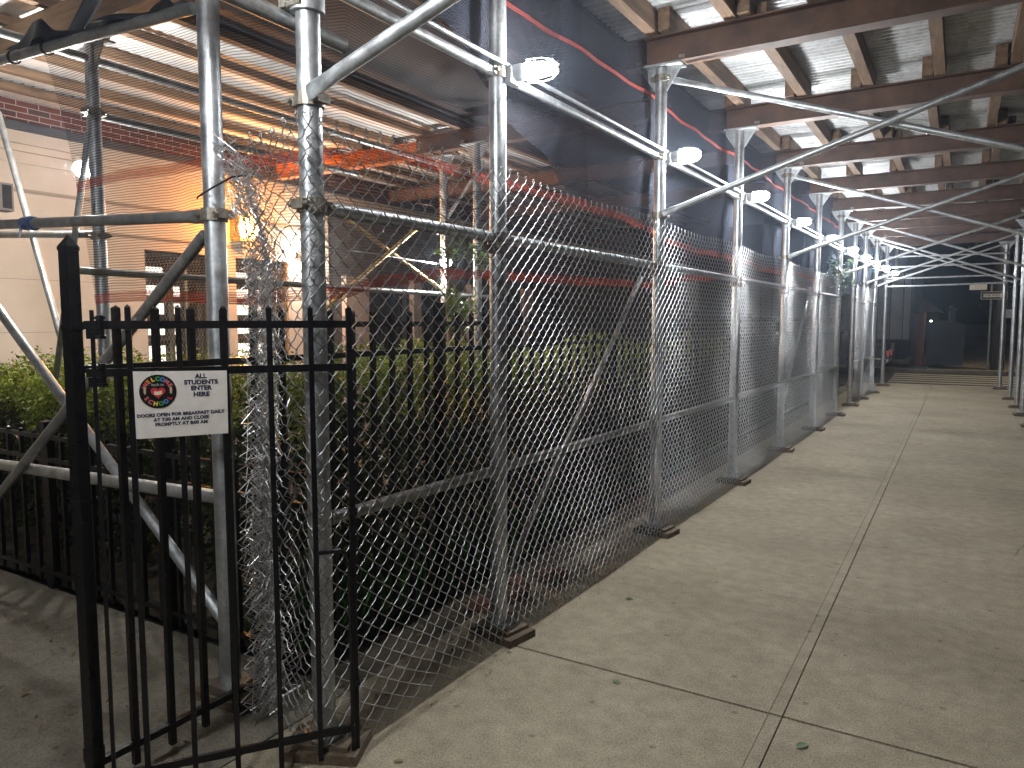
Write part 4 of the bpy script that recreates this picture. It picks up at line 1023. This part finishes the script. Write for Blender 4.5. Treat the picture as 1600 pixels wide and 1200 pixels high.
for x in (-5.6, -2.9):
    for y in (26.93, 28.5):
        b = MB(); b.ring((x, y, .19), (0, 1, 0), .17, .33, .2, 20); w = b.build('wheel', RUBB, t)
        h = MB(); h.ring((x, y - .02, .19), (0, 1, 0), .02, .168, .12, 16); h.build('rim', CHROME, w)
for y in (27.02, 28.43):
    b = MB(); b.box((-2.05, y, .58), (.12, .20, .2)); b.build('tail_light', TAILR, t)
b = MB(); b.box((-2.03, 27.7, .36), (.09, 1.55, .1)); b.box((-2.4, 26.885, .42), (.7, .012, .04)); b.build('bumper', CHROME, t)
b = MB(); b.box((-4.2, 26.893, 1.05), (1.6, .012, .3)); b.build('window', DARK, t)
t = empty('house', (-1.6, 46, 0), 'small pale gabled house far across the street', 'house')
b = MB(); b.prism([(-3.6, 45, 0), (-1.05, 45, 0), (-1.05, 45, 2.15), (-3.6, 45, 2.15)], (0, 6, 0)); b.build('wall', DKWALL, t)
b = MB(); b.prism([(-3.8, 44.9, 2.151), (-.9, 44.9, 2.151), (-1.0, 44.9, 2.3), (-1.9, 44.9, 2.95), (-3.8, 44.9, 3.1)], (0, 6.2, 0)); b.build('gable', PALE, t)
t = empty('dark_building', (-14, 40, 0), 'dark block with pale drainpipes behind the trailer', 'building')
b = MB(); b.span((-24, 36, 0), (-2.05, 52, 9)); b.build('wall', DARK, t)
for x in (-2.5, -3.1):
    b = MB(); b.tube((x, 35.93, 0), (x, 35.93, 9), .06, 8); b.build('drainpipe', GALVD, t)
t = empty('tree', (5.5, 44, 0), 'dark street tree beyond the utility pole', 'tree')
m = MB(); m.path([(5.5, 44, 0), (5.4, 44, 3), (5.6, 44, 6)], [.3, .24, .12], 8); m.build('trunk', BARK, t)
m = MB()
for q in range(5000):
    v = Vector((rnd.gauss(0, 1.7), rnd.gauss(0, 1.5), rnd.gauss(0, 1.5))); leafquad(m, Vector((5.3, 44, 6.2)) + v, Vector((0, 0, 1)), rnd.uniform(.1, .2), .5)
m.build('crown', LEAFT, t)
for k, (x, y, z, lab) in enumerate(((-.9, 29.55, 1.66, 'tiny white reflector light above the dumpster'),)):
    t = empty('marker_light', (x, y, z), lab, 'light'); b = MB(); b.path([(x, y, z), (x, y - .03, z)], [.03, .02], 10); b.build('lens', DISTL, t); b = MB(); b.box((x, y + .045, z), (.06, .06, .06)); b.build('housing', DARK, t)
t = empty('signal_box', (-.35, 29.75, 1.7), 'grey pedestrian signal box on a stub behind the dumpster', 'signal')
b = MB(); b.tube((-.35, 31.6, 0), (-.35, 31.6, 2.2), .05, 8); b.build('pole', GALVD, t); b = MB(); b.box((-.35, 31.55, 2.1), (.4, .2, .12)); b.box((-.28, 31.55, 1.85), (.16, .2, .4)); b.build('housing', NAVY, t)
t = empty('low_wall', (1.0, 60, 0), 'pale low wall seen far down the street', 'wall')
b = MB(); b.span((-.2, 60, 0), (2.0, 60.3, .55)); b.build('body', PALE, t); b = MB(); b.span((-.3, 59.95, .551), (2.1, 60.35, .62)); b.build('coping', PALE, t)

# ------------------------------------------------------------------ moonlight: the single sun, very weak
sd = bpy.data.lights.new('sun', 'SUN'); so = bpy.data.objects.new('sun', sd); COL.objects.link(so)
sd.energy = .006; sd.angle = R(.5); sd.color = (1, .95, .85)
so.rotation_euler = (R(60), 0, R(160))

# ------------------------------------------------------------------ thin haze added to imitate lens glare round the lamps
b = MB(); b.span((-80, -10, -1.2), (40, 70, 12)); m, t_, p = mat('glare_haze'); t_.nodes.remove(p)
v = N(t_, 'ShaderNodeVolumePrincipled'); v.inputs['Color'].default_value = (.62, .78, 1, 1); v.inputs['Density'].default_value = .0027; v.inputs['Anisotropy'].default_value = .82
t_.links.new(v.outputs[0], t_.nodes['Material Output'].inputs['Volume'])
tag(b.build('haze', m), 'thin added haze imitating lens glare around the work lights', 'haze', kind='stuff')
